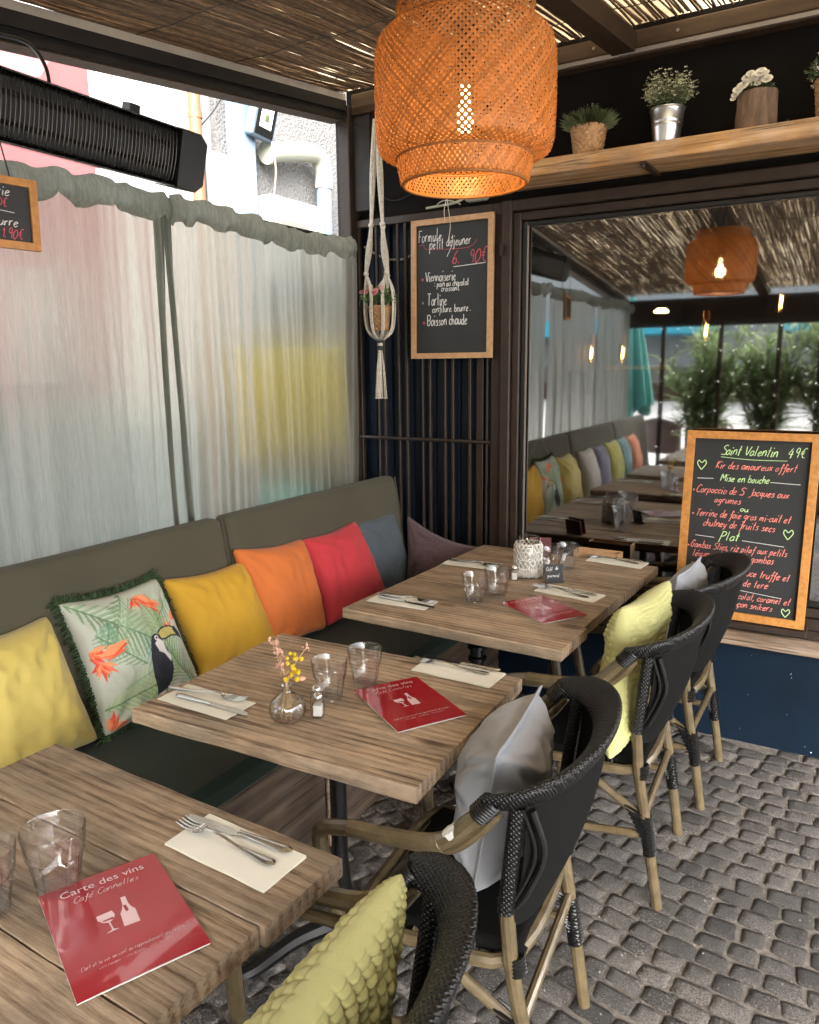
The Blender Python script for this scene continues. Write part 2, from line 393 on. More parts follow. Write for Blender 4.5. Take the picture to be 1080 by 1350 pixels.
M['mesh_black'] = mat('black_mesh_fabric', (.0065, .0065, .0065), .75, spec=.12, noise_scale=400, var=.5, bump=.5, bscale=500, bdist=.001)
M['leaf_dark'] = mat('dark_green_leaf', (.045, .075, .028), .55, noise_scale=20, var=.35, bump=.1, island=.45)
M['leaf_grey'] = mat('dusty_green_leaf', (.09, .11, .045), .6, noise_scale=20, var=.35, bump=.1, island=.45)
M['leaf_bright'] = mat('bright_green_leaf', (.10, .19, .06), .5, noise_scale=20, var=.35, bump=.1, island=.4)
M['petal_white'] = mat('white_petal', (.75, .72, .64), .7, noise_scale=30, var=.1, bump=.1)
M['petal_pink'] = mat('pink_petal', (.70, .30, .32), .7, noise_scale=30, var=.2, bump=.1)
M['bark'] = mat('log_bark', (.20, .13, .085), .85, noise_scale=12, var=.5, bump=1.0, bdist=.01, stretch=(4, 4, .7))
M['soil'] = mat('soil', (.03, .02, .013), .95)
M['concrete'] = mat('pale_street_paving', (.50, .48, .45), .8, noise_scale=3, var=.12, bump=.2)
M['glass'] = glassm('clear_glass')
M['bulb_hot'] = emis('lit_bulb', (1.0, .66, .30), 6)
M['rubber'] = mat('dark_rubber', (.02, .02, .02), .7)
# ================================================================ GROUND
M['alley_grey'] = mat('grey_alley_paving', (.13, .135, .135), .85, noise_scale=3, var=.2, bump=.2)
M['blue_grey'] = mat('blue_grey_render', (.17, .20, .21), .8, noise_scale=3, var=.12, bump=.2)
def cobble_mats():
    m, t, b = nt('granite_sett')
    v = coords(t)
    n = N(t, 'TexNoise', Scale=22, Detail=8, Roughness=.75); t.links.new(v, n.inputs['Vector'])
    c = ramp(t, n.outputs['Fac'], [(.30, (.022, .020, .019)), (.43, (.085, .076, .070)), (.53, (.170, .154, .142)), (.64, (.42, .385, .35))])
    oi = N(t, 'ObjectInfo'); mr = N(t, 'MapRange'); mr.inputs['To Min'].default_value = .55; mr.inputs['To Max'].default_value = 1.5; t.links.new(oi.outputs['Random'], mr.inputs[0])
    vs = N(t, 'VectorMath', operation='SCALE'); t.links.new(c, vs.inputs[0]); t.links.new(mr.outputs[0], vs.inputs['Scale'])
    # pale trodden grit that lies over some stones
    gp = N(t, 'TexCoord'); gi = N(t, 'NewGeometry')
    n4 = N(t, 'TexNoise', Scale=2.4, Detail=5, Roughness=.75); t.links.new(gi.outputs['Position'], n4.inputs['Vector'])
    n5 = N(t, 'TexNoise', Scale=170, Detail=3); t.links.new(gi.outputs['Position'], n5.inputs['Vector'])
    mu = N(t, 'Math', operation='MULTIPLY'); t.links.new(n4.outputs['Fac'], mu.inputs[0]); t.links.new(n5.outputs['Fac'], mu.inputs[1])
    g = N(t, 'MapRange'); g.inputs['From Min'].default_value = .29; g.inputs['From Max'].default_value = .36; g.inputs['To Max'].default_value = .85; t.links.new(mu.outputs[0], g.inputs[0])
    mx = N(t, 'Mix', data_type='RGBA'); t.links.new(g.outputs[0], mx.inputs[0]); t.links.new(vs.outputs[0], mx.inputs[6]); mx.inputs[7].default_value = (.36, .31, .27, 1)
    t.links.new(mx.outputs[2], b.inputs['Base Color'])
    r = N(t, 'MapRange'); r.inputs['From Min'].default_value = .35; r.inputs['From Max'].default_value = .65; r.inputs['To Min'].default_value = .28; r.inputs['To Max'].default_value = .62; t.links.new(n.outputs['Fac'], r.inputs[0]); t.links.new(r.outputs[0], b.inputs['Roughness'])
    n2 = N(t, 'TexNoise', Scale=48, Detail=8, Roughness=.7); t.links.new(v, n2.inputs['Vector'])
    bumpn(t, b, n2.outputs['Fac'], 1.0, .014)
    return m
M['sett'] = cobble_mats()
M['mortar'] = mat('sandy_joint_grit', (.17, .15, .13), .9, noise_scale=40, var=.5, bump=1.0, bscale=160, bdist=.004)
M['cobble_far'] = M['sett']
floor = G().box(-.55, 4.2, -5.0, .12, -.25, 0.0136).build('floor', M['mortar'], smooth=0)
struct(floor)
street = struct(G().box(-60, 60, -90, -5.0, -.3, -.02).build('street', M['concrete'], smooth=0))
alley = struct(G().box(-60, -.55, -5.0, 30, -.3, -.02).build('alley_ground', M['alley_grey'], smooth=0))
yard = struct(G().box(4.2, 60, -5.0, 30, -.3, -.02).build('ground', M['concrete'], smooth=0))

def sett_mesh(i):
    rs = random.Random(i * 13 + 5)
    n = 12; g = G(); j = lambda a, rs=rs: rs.uniform(-a, a)
    out = []
    cn = [(-.5 + j(.085), -.5 + j(.085)), (.5 + j(.085), -.5 + j(.085)), (.5 + j(.085), .5 + j(.085)), (-.5 + j(.085), .5 + j(.085))]
    for k in range(4):
        a, b = cn[k], cn[(k + 1) % 4]
        for q in (.10, .5, .90):
            out.append((a[0] + (b[0] - a[0]) * q + j(.02), a[1] + (b[1] - a[1]) * q + j(.02)))
    vs = [(x, y, -.02) for x, y in out] + [(x, y, .0128 + j(.0006)) for x, y in out] + [(x * .93, y * .93, .0170 + j(.0008)) for x, y in out] + [(x * .5, y * .5, .0176 + j(.0012)) for x, y in out] + [(j(.05), j(.05), .0178 + j(.0012))]
    fs = []
    for l in range(3):
        for k in range(n):
            fs.append((l * n + k, l * n + (k + 1) % n, (l + 1) * n + (k + 1) % n, (l + 1) * n + k))
    for k in range(n): fs.append((3 * n + k, 3 * n + (k + 1) % n, 4 * n))
    return vs, fs
SETT = [sett_mesh(i) for i in range(14)]
sett_me = []
for vs, fs in SETT:
    me = bpy.data.meshes.new('cobblestone'); me.from_pydata(vs, [], fs); me.polygons.foreach_set('use_smooth', [True] * len(fs)); me.materials.append(M['sett']); sett_me.append(me)
cells = []
CX, CY = 1.75, 1.25
r = 1.05; row = 0
while r < 6.6:
    h = .064 + rnd() * .014
    th = rnd()
    a = -PI * .98 + th * .02
    while a < -.02:
        w = (.066 + rnd() * .036)
        ang = a + w / r / 2
        wob = .008 * math.sin(ang * 9 + row * .35)
        x, y = CX + (r + h / 2 + wob) * math.cos(ang), CY + (r + h / 2 + wob) * math.sin(ang)
        a += w / r
        if -.50 < x < 4.1 and -4.95 < y < -.03:
            cells.append((x, y, ang - PI / 2, w - .0025, h - .0025, U(-.0008, .0012), row))
    r += h; row += 1
def vis(c):
    x, y = c[0], c[1]
    d = Vector((x, y, 0)) - cam.location
    dep = d.dot(_f)
    if dep < .3: return 1e9
    px, py = 540 + 1008 * d.dot(_r2) / dep, 675 - 1008 * d.dot(_u2) / dep
    if not (610 < px < 1100 and 960 < py < 1370): return 50 + dep
    if px < 610 + (1350 - py) * .1: return 20 + dep
    return dep
cells.sort(key=vis)
for i, (x, y, rz, w, h, dz, row) in enumerate(cells[:300]):
    o = bpy.data.objects.new('cobblestone', random.choice(sett_me)); COL.objects.link(o)
    o.parent = floor; o.location = (x, y, dz); o.rotation_euler = (U(-.010, .010), U(-.010, .010), rz + U(-.09, .09)); o.scale = (w * U(.90, 1.0), h * U(.90, 1.0), 1)
g = G()
for x, y, rz, w, h, dz, row in cells[300:]:
    vs, fs = SETT[int(rnd() * 14)]; c, s = math.cos(rz), math.sin(rz)
    g.add([(x + c * a * w - s * b * h, y + s * a * w + c * b * h, q + dz) for a, b, q in vs], fs)
g.build('paving_stones', M['sett'], floor, smooth=180, kind='stuff')
# loose pale grit in the joints
g = G()
for i in range(1500):
    x, y = U(.9, 2.7), U(-2.4, -.03); s = U(.0012, .0035); z = U(.0137, .0155) if rnd() < .6 else .024
    a = rnd() * 6; g.add([(x + s * math.cos(a + k * 2.1), y + s * math.sin(a + k * 2.1), z) for k in range(3)] + [(x, y, z + s * 1.3)], [(0, 1, 3), (1, 2, 3), (2, 0, 3), (0, 2, 1)])
M['grit'] = mat('pale_grit', (.30, .265, .23), .8, var=.3, bump=0)
g.build('grit', M['grit'], smooth=0, kind='stuff')

# ================================================================ BACK WALL (plane y = 0)
bw = thing('building_wall', (1.0, .06, 0), 'navy painted cafe wall carrying the window, grille and plant shelf', 'wall')
G().box(-.39, .42, .07, .25, 0, 2.72).build('wall_panel', M['navy_dark'], bw, smooth=0)
G().box(.42, 4.2, .0, .25, 0, .43).build('lower_wall', M['navy'], bw, smooth=0)
G().box(-.39, 4.2, .02, .25, 2.205, 3.2).build('upper_wall', M['upper_wall'], bw, smooth=0)
# thin vertical boards seen between the grille bars
for i, x in enumerate((-.36, -.27, -.15, -.03, .10, .22, .345)):
    G().box(x, x + .085, .052, .069, .0, 2.19, .003).build('panel_board', M['navy_board'], bw, smooth=0)
g = G()
for i in range(38):   # white paint specks on the lower wall
    x, z = U(.9, 2.3), U(.02, .40) ** 1.0; s = U(.0006, .0017) * (2 if rnd() < .08 else 1)
    g.add([(x + s * math.cos(k * PI / 3) * U(.6, 1.2), -.0008, z + s * math.sin(k * PI / 3)) for k in range(6)], [tuple(range(6))])
g.build('paint_speck', M['chalk_white'], bw, smooth=0, kind='stuff')
sill = thing('window_sill', (1.3, -.03, .43), 'weathered plank sill under the large cafe window', 'sill')
G().box(.43, 4.2, -.045, .02, .432, .492, .004).build('sill_plank', M['sill'], sill, smooth=0)
G().box(.43, 4.2, -.030, .02, .4945, .530, .003).build('dark_ledge', M['brown_metal'], sill, smooth=0)

# window
win = thing('cafe_window', (1.6, .0, .53), 'large reflective cafe window in a dark brown frame behind the chalkboard', 'window')
def frame_rect(x0, x1, z0, z1, w, y0, y1, name, m, par, b=.004):
    G().box(x0, x0 + w, y0, y1, z0, z1, b).build(name, m, par, smooth=0)
    G().box(x1 - w, x1, y0, y1, z0, z1, b).build(name, m, par, smooth=0)
    G().box(x0 + w + .0005, x1 - w - .0005, y0 + .001, y1 - .001, z1 - w, z1 - .001, b).build(name, m, par, smooth=0)
    G().box(x0 + w + .0005, x1 - w - .0005, y0 + .001, y1 - .001, z0 + .001, z0 + w, b).build(name, m, par, smooth=0)
frame_rect(.425, 4.15, .531, 2.203, .045, -.035, .05, 'outer_frame', M['brown_metal'], win)
frame_rect(.472, 4.10, .578, 2.155, .035, -.018, .05, 'inner_frame', M['brown_metal'], win)
frame_rect(.509, 4.06, .615, 2.118, .022, -.006, .05, 'sash', M['black'], win)
G().box(.5315, .5375, -.009, .0, .64, 2.10).build('glazing_bead', M['trim_grey'], win, smooth=0)
def window_glass():
    m, t, b = nt('tinted_window_glass'); t.nodes.remove(b)
    out = t.nodes['Material Output']
    tr = N(t, 'BsdfTransparent', Color=(.50, .50, .50, 1)); gl = N(t, 'BsdfGlossy', Roughness=.028, Color=(.92, .93, .95, 1))
    fr = N(t, 'Fresnel', IOR=1.55); ad = N(t, 'MapRange'); ad.inputs['To Min'].default_value = .30; ad.inputs['To Max'].default_value = 1.0; t.links.new(fr.outputs[0], ad.inputs[0])
    n = N(t, 'TexNoise', Scale=1.1, Detail=1); bp = N(t, 'Bump', Strength=.008, Distance=.02); t.links.new(coords(t, rand=False), n.inputs['Vector']); t.links.new(n.outputs['Fac'], bp.inputs['Height'])
    t.links.new(bp.outputs[0], gl.inputs['Normal'])
    mx = N(t, 'MixShader'); t.links.new(ad.outputs[0], mx.inputs[0]); t.links.new(tr.outputs[0], mx.inputs[1]); t.links.new(gl.outputs[0], mx.inputs[2]); t.links.new(mx.outputs[0], out.inputs[0])
    return m
M['window_glass'] = window_glass()
G().box(.531, 4.04, .010, .016, .637, 2.096).build('pane', M['window_glass'], win, smooth=0)

# dark room behind the glass
room = struct(G().build('x', M['black'])) if False else None
M['room'] = mat('dark_room_paint', (.035, .025, .02), .8, var=.3, bump=0)
g = G().box(.43, 4.3, .26, 3.6, .0, .04).box(.43, 4.3, 3.6, 3.7, .0, 2.7).box(.33, .44, .251, 3.65, -.1, 2.75).box(4.2, 4.3, .251, 3.65, -.1, 2.75).box(.33, 4.3, .251, 3.7, 2.7, 2.8)
struct(g.build('cafe_interior', M['room'], smooth=0))

# ================================================================ ROOF
SL = .118
def zr(y): return 2.745 + SL * y
def roof_sheet_mat():
    m, t, b = nt('translucent_roof_sheet'); t.nodes.remove(b); out = t.nodes['Material Output']
    tl = N(t, 'BsdfTranslucent', Color=(.50, .43, .33, 1)); tr = N(t, 'BsdfTransparent', Color=(.85, .8, .7, 1)); mx = N(t, 'MixShader'); mx.inputs[0].default_value = .04
    n = N(t, 'TexNoise', Scale=2.2, Detail=6, Roughness=.7); t.links.new(coords(t, (1, .35, 1), rand=False), n.inputs['Vector']); t.links.new(ramp(t, n.outputs['Fac'], [(.38, (.10, .07, .038)), (.5, (.21, .155, .09)), (.62, (.45, .37, .25))]), tl.inputs['Color'])
    t.links.new(tl.outputs[0], mx.inputs[1]); t.links.new(tr.outputs[0], mx.inputs[2]); t.links.new(mx.outputs[0], out.inputs[0]); return m
M['roof_sheet'] = roof_sheet_mat()
roof = thing('reed_roof', (1.5, -2.4, 2.4), 'sloping terrace ceiling of dark reed matting over rafters', 'roof')
g = G(); g.add([(-.40, -4.9, zr(-4.9) + .035), (4.2, -4.9, zr(-4.9) + .035), (4.2, .02, zr(.02) + .035), (-.40, .02, zr(.02) + .035)], [(0, 1, 2, 3)])
g.build('roof_sheet', M['roof_sheet'], roof, smooth=0)
g = G()
x = -.385
bows = [(U(-.004, .004), U(.5, 2.5), U(0, 6)) for _ in range(9)]
while x < 4.15:
    rr = U(.0028, .0052)
    if rnd() < .045: x += U(.004, .009)
    # a stick from the wall out, made of two to three overlapping lengths
    y0 = -.045 - U(0, .05)
    while y0 > -4.8:
        L = U(1.5, 2.8); y1 = max(y0 - L, -4.85)
        n = max(4, int((y0 - y1) / .16)); ph = rnd() * 10; am = U(.002, .006); tilt = U(-.006, .006); pts = []
        for k in range(n + 1):
            t = k / n; y = y0 + (y1 - y0) * t
            xx = x + am * math.sin(y * 3.1 + ph) + .0022 * math.sin(y * 11 + ph * 3) + tilt * (t - .5) + .012 * noise.noise(Vector((x * 1.5, y * .8, 0)))
            z = zr(y) + .012 + .010 * noise.noise(Vector((x * 2.2, y * 1.4, 3))) + .003 * math.sin(y * 7 + ph)
            pts.append((xx, y, z))
        taper = [rr * (1 - .35 * k / n) for k in range(n + 1)]
        g.tube(pts, taper, 5, cap=True)
        y0 = y1 + U(-.02, .25) if y1 > -4.8 else -9
    x += rr * 2 + (U(.0006, .0030) if x < .50 else U(.0018, .0066))
x = -.385
while x < 4.15:      # a looser second layer above, away from the wall
    rr = U(.0028, .005); y0 = -U(.2, .9) if x < .6 else -U(.9, 2.0)
    while y0 > -4.8:
        L = U(1.0, 2.2); y1 = max(y0 - L, -4.85); n = max(3, int((y0 - y1) / .3)); ph = rnd() * 10; tilt = U(-.03, .03)
        g.tube([(x + tilt * (k / n - .5) + .004 * math.sin(k + ph), y0 + (y1 - y0) * k / n, zr(y0 + (y1 - y0) * k / n) + .026) for k in range(n + 1)], rr, 4, cap=False)
        y0 = y1 - U(-.1, .1) if y1 > -4.8 else -9
    x += rr * 2 + U(.0, .0032)
print('reed verts', len(g.v))
g.build('reed_stick', M['reed'], roof, smooth=180, kind='stuff')
g = G()
for y in [-.32 - .46 * k for k in range(10)]:     # binding wires and split reeds across
    pts = [(-.38 + .1 * k, y + .006 * math.sin(k * 1.3), zr(y) + .004 + .004 * math.sin(k * 2.1)) for k in range(46)]
    g.tube(pts, .0018, 4)
g.build('binding_wire', M['dark_steel'], roof, smooth=180, kind='stuff')
for x in (-.05 + .0, .92, 1.95, 3.0)[1:]:
    gg = G(); w = .042
    gg.add([(x + sx * w, y, zr(y) - .005 - d) for y in (-4.85, -.032) for sx in (-1, 1) for d in (.068, 0)], [(0, 1, 3, 2), (4, 6, 7, 5), (0, 4, 5, 1), (2, 3, 7, 6), (0, 2, 6, 4), (1, 5, 7, 3)])
    gg.build('rafter', M['rafter'], roof, smooth=0)
G().box(-.33, 4.15, -.030, .019, 2.685, 2.745, .003).build('ledger_board', M['ledger'], roof, smooth=0)
G().box(-.33, 4.15, -.034, .019, 2.655, 2.6835, .002).build('ledger_lower', M['rafter'], roof, smooth=0)
G().box(.40, 4.15, -.046, -.035, 2.661, 2.675).build('white_cable_trim', M['trim_grey'], roof, smooth=0)
for x in (.80, 1.11, 1.78):
    G().lathe([(.0001, 0), (.006, 0), (.006, .004), (.0001, .005)], 8).xf(Matrix.Translation((x, -.031, 2.712)) @ Matrix.Rotation(PI / 2, 4, 'X')).build('screw_head', M['trim_grey'], roof)

# ================================================================ LEFT SIDE: pillar, header, low wall
post = thing('corner_post', (-.36, -.02, 0), 'dark brown corner post between curtain and grille', 'post')
G().box(-.395, -.335, -.05, .045, 0, 2.70, .004).build('post_body', M['brown_metal'], post, smooth=0)
G().box(-.410, -.396, -.045, .04, 0, 2.69).build('post_strip', M['dark_metal'], post, smooth=0)
G().box(-.334, -.240, -.02, .045, 2.24, 2.655, .003).build('corner_plate', M['dark_metal'], post, smooth=0)
hd = thing('eaves_beam', (-.36, -2.4, 2.3), 'charcoal eaves beam sloping above the curtain', 'beam')
def slope_bar(x0, x1, ya, yb, top, bot, name, m, par):
    g = G(); g.add([(x, y, zr(y) + d) for y in (ya, yb) for x in (x0, x1) for d in (bot, top)], [(0, 1, 3, 2), (4, 6, 7, 5), (0, 4, 5, 1), (2, 3, 7, 6), (0, 2, 6, 4), (1, 5, 7, 3)])
    return g.build(name, m, par, smooth=0)
slope_bar(-.40, -.345, -4.85, -.052, .005, -.022, 'pale_strip', M['pale_strip'], hd)
slope_bar(-.42, -.342, -4.85, -.051, -.0225, -.066, 'beam_upper', M['dark_metal'], hd)
slope_bar(-.41, -.352, -4.85, -.051, -.0665, -.084, 'beam_groove', M['black'], hd)
slope_bar(-.42, -.346, -4.85, -.051, -.0845, -.104, 'beam_lower', M['dark_metal'], hd)
slope_bar(-.425, -.352, -4.85, -.051, -.1045, -.109, 'wood_lip', M['ledger'], hd)
lw = thing('side_parapet', (-.45, -2.4, 0), 'low dark wall behind the bench under the curtain', 'wall')
G().box(-.50, -.42, -4.85, -.052, 0, .78).build('parapet_wall', M['navy_dark'], lw, smooth=0)
post2 = G().box(-.40, -.36, -4.85, -4.79, 0, 2.10, .003).build('corner_post', M['brown_metal'], smooth=0)
tag(post2, 'thin brown post at the street end of the curtain, seen in the window reflection', 'post')

# ---------------------------------------------------------------- curtains
def curtain_mat():
    m, t, b = nt('sheer_grey_green_voile'); t.nodes.remove(b); out = t.nodes['Material Output']
    v = coords(t, (1, 1, .07), rand=False)
    n = N(t, 'TexNoise', Scale=190, Detail=5, Roughness=.75, Distortion=.5); t.links.new(v, n.inputs['Vector'])
    c = ramp(t, n.outputs['Fac'], [(.33, (.27, .265, .225)), (.5, (.36, .35, .30)), (.7, (.47, .455, .40))])
    df = N(t, 'BsdfDiffuse'); tl = N(t, 'BsdfTranslucent'); t.links.new(c, df.inputs[0]); t.links.new(c, tl.inputs[0])
    rf = N(t, 'BsdfRefraction', Roughness=.80, IOR=1.22, Color=(.44, .45, .41, 1)); tr = N(t, 'BsdfTransparent', Color=(.42, .43, .39, 1))
    bp = N(t, 'Bump', Strength=.5, Distance=.003); t.links.new(n.outputs['Fac'], bp.inputs['Height'])
    t.links.new(bp.outputs[0], df.inputs['Normal']); t.links.new(bp.outputs[0], tl.inputs['Normal'])
    a = N(t, 'MixShader'); a.inputs[0].default_value = .62; t.links.new(df.outputs[0], a.inputs[1]); t.links.new(tl.outputs[0], a.inputs[2])
    q = N(t, 'MixShader'); q.inputs[0].default_value = .14; t.links.new(rf.outputs[0], q.inputs[1]); t.links.new(tr.outputs[0], q.inputs[2])
    mr = N(t, 'MapRange'); mr.inputs['From Min'].default_value = .35; mr.inputs['From Max'].default_value = .7; mr.inputs['To Min'].default_value = .50; mr.inputs['To Max'].default_value = .64; t.links.new(n.outputs['Fac'], mr.inputs[0])
    z = N(t, 'MixShader'); t.links.new(mr.outputs[0], z.inputs[0]); t.links.new(a.outputs[0], z.inputs[1]); t.links.new(q.outputs[0], z.inputs[2]); t.links.new(z.outputs[0], out.inputs[0])
    return m
M['voile'] = curtain_mat()
def band_mat():
    m, t, b = nt('doubled_curtain_heading'); t.nodes.remove(b); out = t.nodes['Material Output']
    v = coords(t, (1, 1, .05), rand=False)
    n = N(t, 'TexNoise', Scale=110, Detail=4, Roughness=.7); t.links.new(v, n.inputs['Vector'])
    c = ramp(t, n.outputs['Fac'], [(.33, (.25, .265, .225)), (.7, (.38, .40, .345))])
    df = N(t, 'BsdfDiffuse'); tl = N(t, 'BsdfTranslucent'); t.links.new(c, df.inputs[0]); t.links.new(c, tl.inputs[0])
    a = N(t, 'MixShader'); a.inputs[0].default_value = .38; t.links.new(df.outputs[0], a.inputs[1]); t.links.new(tl.outputs[0], a.inputs[2]); t.links.new(a.outputs[0], out.inputs[0]); return m
M['voile_band'] = band_mat()
def cx(y, z, seed):
    f = .016 * math.sin(y * 27 + seed + 2.2 * math.sin(y * 5 + z * .7)) + .009 * math.sin(y * 61 + seed * 2 + 1.2 * math.sin(z * 2)) + .005 * math.sin(y * 143 + seed + 2 * math.sin(y * 13))
    s = min(1, max(.35, (2.12 - z) * 1.6))
    return -.30 + f * s + .01 * noise.noise(Vector((y * 3, z * 2, seed)))
def curtain(ya, yb, seed, label, gather=None):
    o = thing('curtain', (-.30, (ya + yb) / 2, .62), label, 'curtain', 'sheer curtains along the terrace side')
    topz = lambda y: 2.085 + .012 * math.sin(y * 6 + seed)
    G().grid(lambda u, v: (cx(ya + (yb - ya) * u, .6 + 1.47 * v, seed), ya + (yb - ya) * u, .6 + 1.47 * v), int(abs(yb - ya) * 190), 14).build('voile', M['voile'], o, smooth=180)
    def band(u, v):
        y = ya + (yb - ya) * u
        sc = abs(math.sin(y * 16 + seed)) ** .6
        z = topz(y) + .018 - v * (.068 + .026 * sc + .006 * noise.noise(Vector((y * 20, 0, seed))))
        return (-.282 + .020 * math.sin(v * PI) * (0.5 + sc * .6) + .012 * math.sin(y * 32 + seed) + .006 * math.sin(y * 90), y, z + .006 * math.sin(y * 48 + seed))
    G().grid(band, int(abs(yb - ya) * 150), 6).build('heading_band', M['voile_band'], o, smooth=180)
    return o
curtain(-1.205, -.075, 1.3, 'sheer curtain panel nearest the corner, with the yellow glow showing through')
curtain(-2.42, -1.185, 4.1, 'sheer curtain panel behind the toucan cushion, pinkish light showing through')
curtain(-3.60, -2.46, 7.7, 'sheer curtain panel further toward the street, seen only in the window reflection')
curtain(-4.72, -3.64, 2.2, 'last sheer curtain panel at the street end, seen only in the window reflection')
# gathered dark edges where two panels meet
for k, (y, lab) in enumerate(((-1.203, 'bunched dark edge strip of the corner curtain at the gap between the two panels'), (-1.256, 'bunched dark edge strip of the left curtain at the gap between the two panels'))):
    def strip(u, v, y=y):
        z = .6 + 1.50 * v; w = .013 + .006 * math.sin(z * 3 + k)
        return (-.285 + .012 * math.sin(u * 9 + z * 2), y + (u - .5) * 2 * w + .012 * math.sin(z * 2.3 + k * 2), z)
    o = G().grid(strip, 12, 20).build('curtain_edge', M['voile_band'], smooth=180)
    tag(o, lab, 'curtain')
rod = G().tube([(-.318, -4.75, 2.10), (-.318, -.05, 2.10)], .008, 8).build('curtain_rod', M['black'])
tag(rod, 'thin black rod running through the curtain headings', 'curtain rod')

# ================================================================ GRILLE
gr = thing('window_grille', (.02, -.01, .3), 'dark brown metal bar grille on the navy wall behind the bench', 'grille')
G().box(-.385, -.352, -.050 + .065, .04, .30, 2.205, .002).build('frame_bar', M['brown_metal'], gr, smooth=0)
G().box(.372, .420, -.010, .04, .30, 2.202, .002).build('frame_bar', M['brown_metal'], gr, smooth=0)
G().box(-.351, .3715, -.008, .03, 2.170, 2.203, .002).build('frame_bar', M['brown_metal'], gr, smooth=0)
G().box(-.351, .3715, -.0085, .03, .32, .35, .002).build('frame_bar', M['brown_metal'], gr, smooth=0)
G().tube([(-.3515, -.016, 1.186), (.3715, -.016, 1.186)], .008, 8).build('cross_bar', M['brown_metal'], gr)
for x, w in ((-.327, .005), (-.228, .006), (-.193, .006), (-.111, .005), (-.069, .007), (.017, .005), (.056, .006), (.136, .006), (.176, .006), (.262, .007), (.311, .017), (.349, .005)):
    G().box(x - w, x + w, -.004 if w < .010 else .004, .014, .3505, 2.1695, .002).build('bar', M['brown_metal'], gr, smooth=0)
G().box(.425, .440, -.05, -.036, 1.985, 2.03).build('hinge', M['brown_metal'], gr, smooth=0)

# ================================================================ STREET FRONT (behind the camera, mirrored in the window)
D = -4.78
ff = thing('terrace_front', (1.5, D, 0), 'dark front framework of the terrace with slim posts, mirrored in the window', 'framework')
G().box(-.42, 4.2, D - .04, D + .04, 1.865, zr(D) - .05, .004).build('front_beam', M['brown_metal'], ff, smooth=0)
for x in (.03, .565, 1.075, 1.42, 1.95, 2.5, 3.05, 3.6, 4.15):
    G().box(x - .02, x + .02, D - .02, D + .02, 0, 1.8645, .003).build('front_post', M['rafter'], ff, smooth=0)
fl = thing('fairy_lights', (1.2, D + .05, 1.8), 'strings of tiny fairy lights hanging down the street front', 'fairy lights')
g = G(); gb = G()
for x in [.03, .16, .30, .43, .565, .70, .83, .95, 1.075, 1.20, 1.32, 1.42, 1.6, 1.75, 1.9]:
    z = 1.85; pts = []
    while z > .5:
        xx = x + .012 * math.sin(z * 6 + x * 20); pts.append((xx, D + .045, z)); gb.sphere((xx, D + .05, z), .0030, 6, 4); z -= .13 + U(0, .2)
    g.tube(pts, .0012, 4)
M['fairy'] = emis('fairy_bulb', (1, .93, .8), 2.0)
g.build('wire', M['black'], fl, smooth=180); gb.build('bulb', M['fairy'], fl, smooth=180, kind='stuff')

# low planter and oleanders outside
def oleander(cx_, cy_, hgt, seed, label):
    rs = random.Random(seed)
    o = thing('oleander_bush', (cx_, cy_, 0), label, 'bush', 'oleanders in front of the terrace')
    gs, gl = G(), G()
    for k in range(20):
        a = rs.uniform(0, 2 * PI); sp = rs.uniform(.1, .46); H = hgt * rs.uniform(.65, 1.06)
        p0 = Vector((cx_ + .06 * math.cos(a), cy_ + .06 * math.sin(a), .34)); p2 = Vector((cx_ + sp * math.cos(a), cy_ + sp * math.sin(a), H))
        p1 = (p0 + p2) / 2 + Vector((-.05 * math.cos(a), -.05 * math.sin(a), .1))
        path = cr([p0, p1, p2], 6); gs.tube(path, [.011 * (1 - .7 * i / len(path)) for i in range(len(path))], 5)
        for i in range(4, len(path)):
            for q in range(9):
                b = rs.uniform(0, 2 * PI); L = rs.uniform(.19, .36); el = rs.uniform(.05, 1.2)
                d = Vector((math.cos(b) * math.cos(el), math.sin(b) * math.cos(el), math.sin(el))); sd = Vector((-math.sin(b), math.cos(b), 0))
                base = path[i] + Vector((rs.uniform(-.02, .02),) * 3); w = .016
                mid = base + d * L * .5 + Vector((0, 0, -.01)); end = base + d * L + Vector((0, 0, -.25 * L * rs.uniform(.3, 1.6)))
                gl.add([base, mid - sd * w, mid + sd * w, end], [(0, 1, 3, 2)])
    gs.build('stem', M['bark'], o, smooth=180); gl.build('leaves', M['oleander'], o, smooth=0, kind='stuff')
    G().box(cx_ - .28, cx_ + .28, cy_ - .17, cy_ + .17, 0, .36, .01).build('planter', M['dark_metal'], o, smooth=0)
def leaf_mat():
    m, t, b = nt('oleander_leaf'); t.nodes.remove(b); out = t.nodes['Material Output']; g = N(t, 'NewGeometry')
    c = ramp(t, g.outputs['Random Per Island'], [(0, (.14, .20, .08)), (.5, (.27, .35, .17)), (1, (.42, .48, .28))])
    df = N(t, 'BsdfDiffuse'); tl = N(t, 'BsdfTranslucent'); t.links.new(c, df.inputs[0]); t.links.new(c, tl.inputs[0]); a = N(t, 'MixShader'); a.inputs[0].default_value = .5
    t.links.new(df.outputs[0], a.inputs[1]); t.links.new(tl.outputs[0], a.inputs[2]); t.links.new(a.outputs[0], out.inputs[0]); return m
M['oleander'] = leaf_mat()
for i, (x, y, h, lab) in enumerate(((.30, -5.5, 1.8, 'oleander bush in the planter left of the first front post, mirrored in the window'), (.95, -5.45, 1.75, 'dense oleander bush between the middle front posts, mirrored in the window'), (1.55, -5.55, 1.9, 'oleander bush mirrored above the top right corner of the chalkboard'), (2.2, -5.5, 1.8, 'oleander bush furthest right along the street front, out of the mirrored view'))):
    oleander(x, y, h, i + 3, lab)
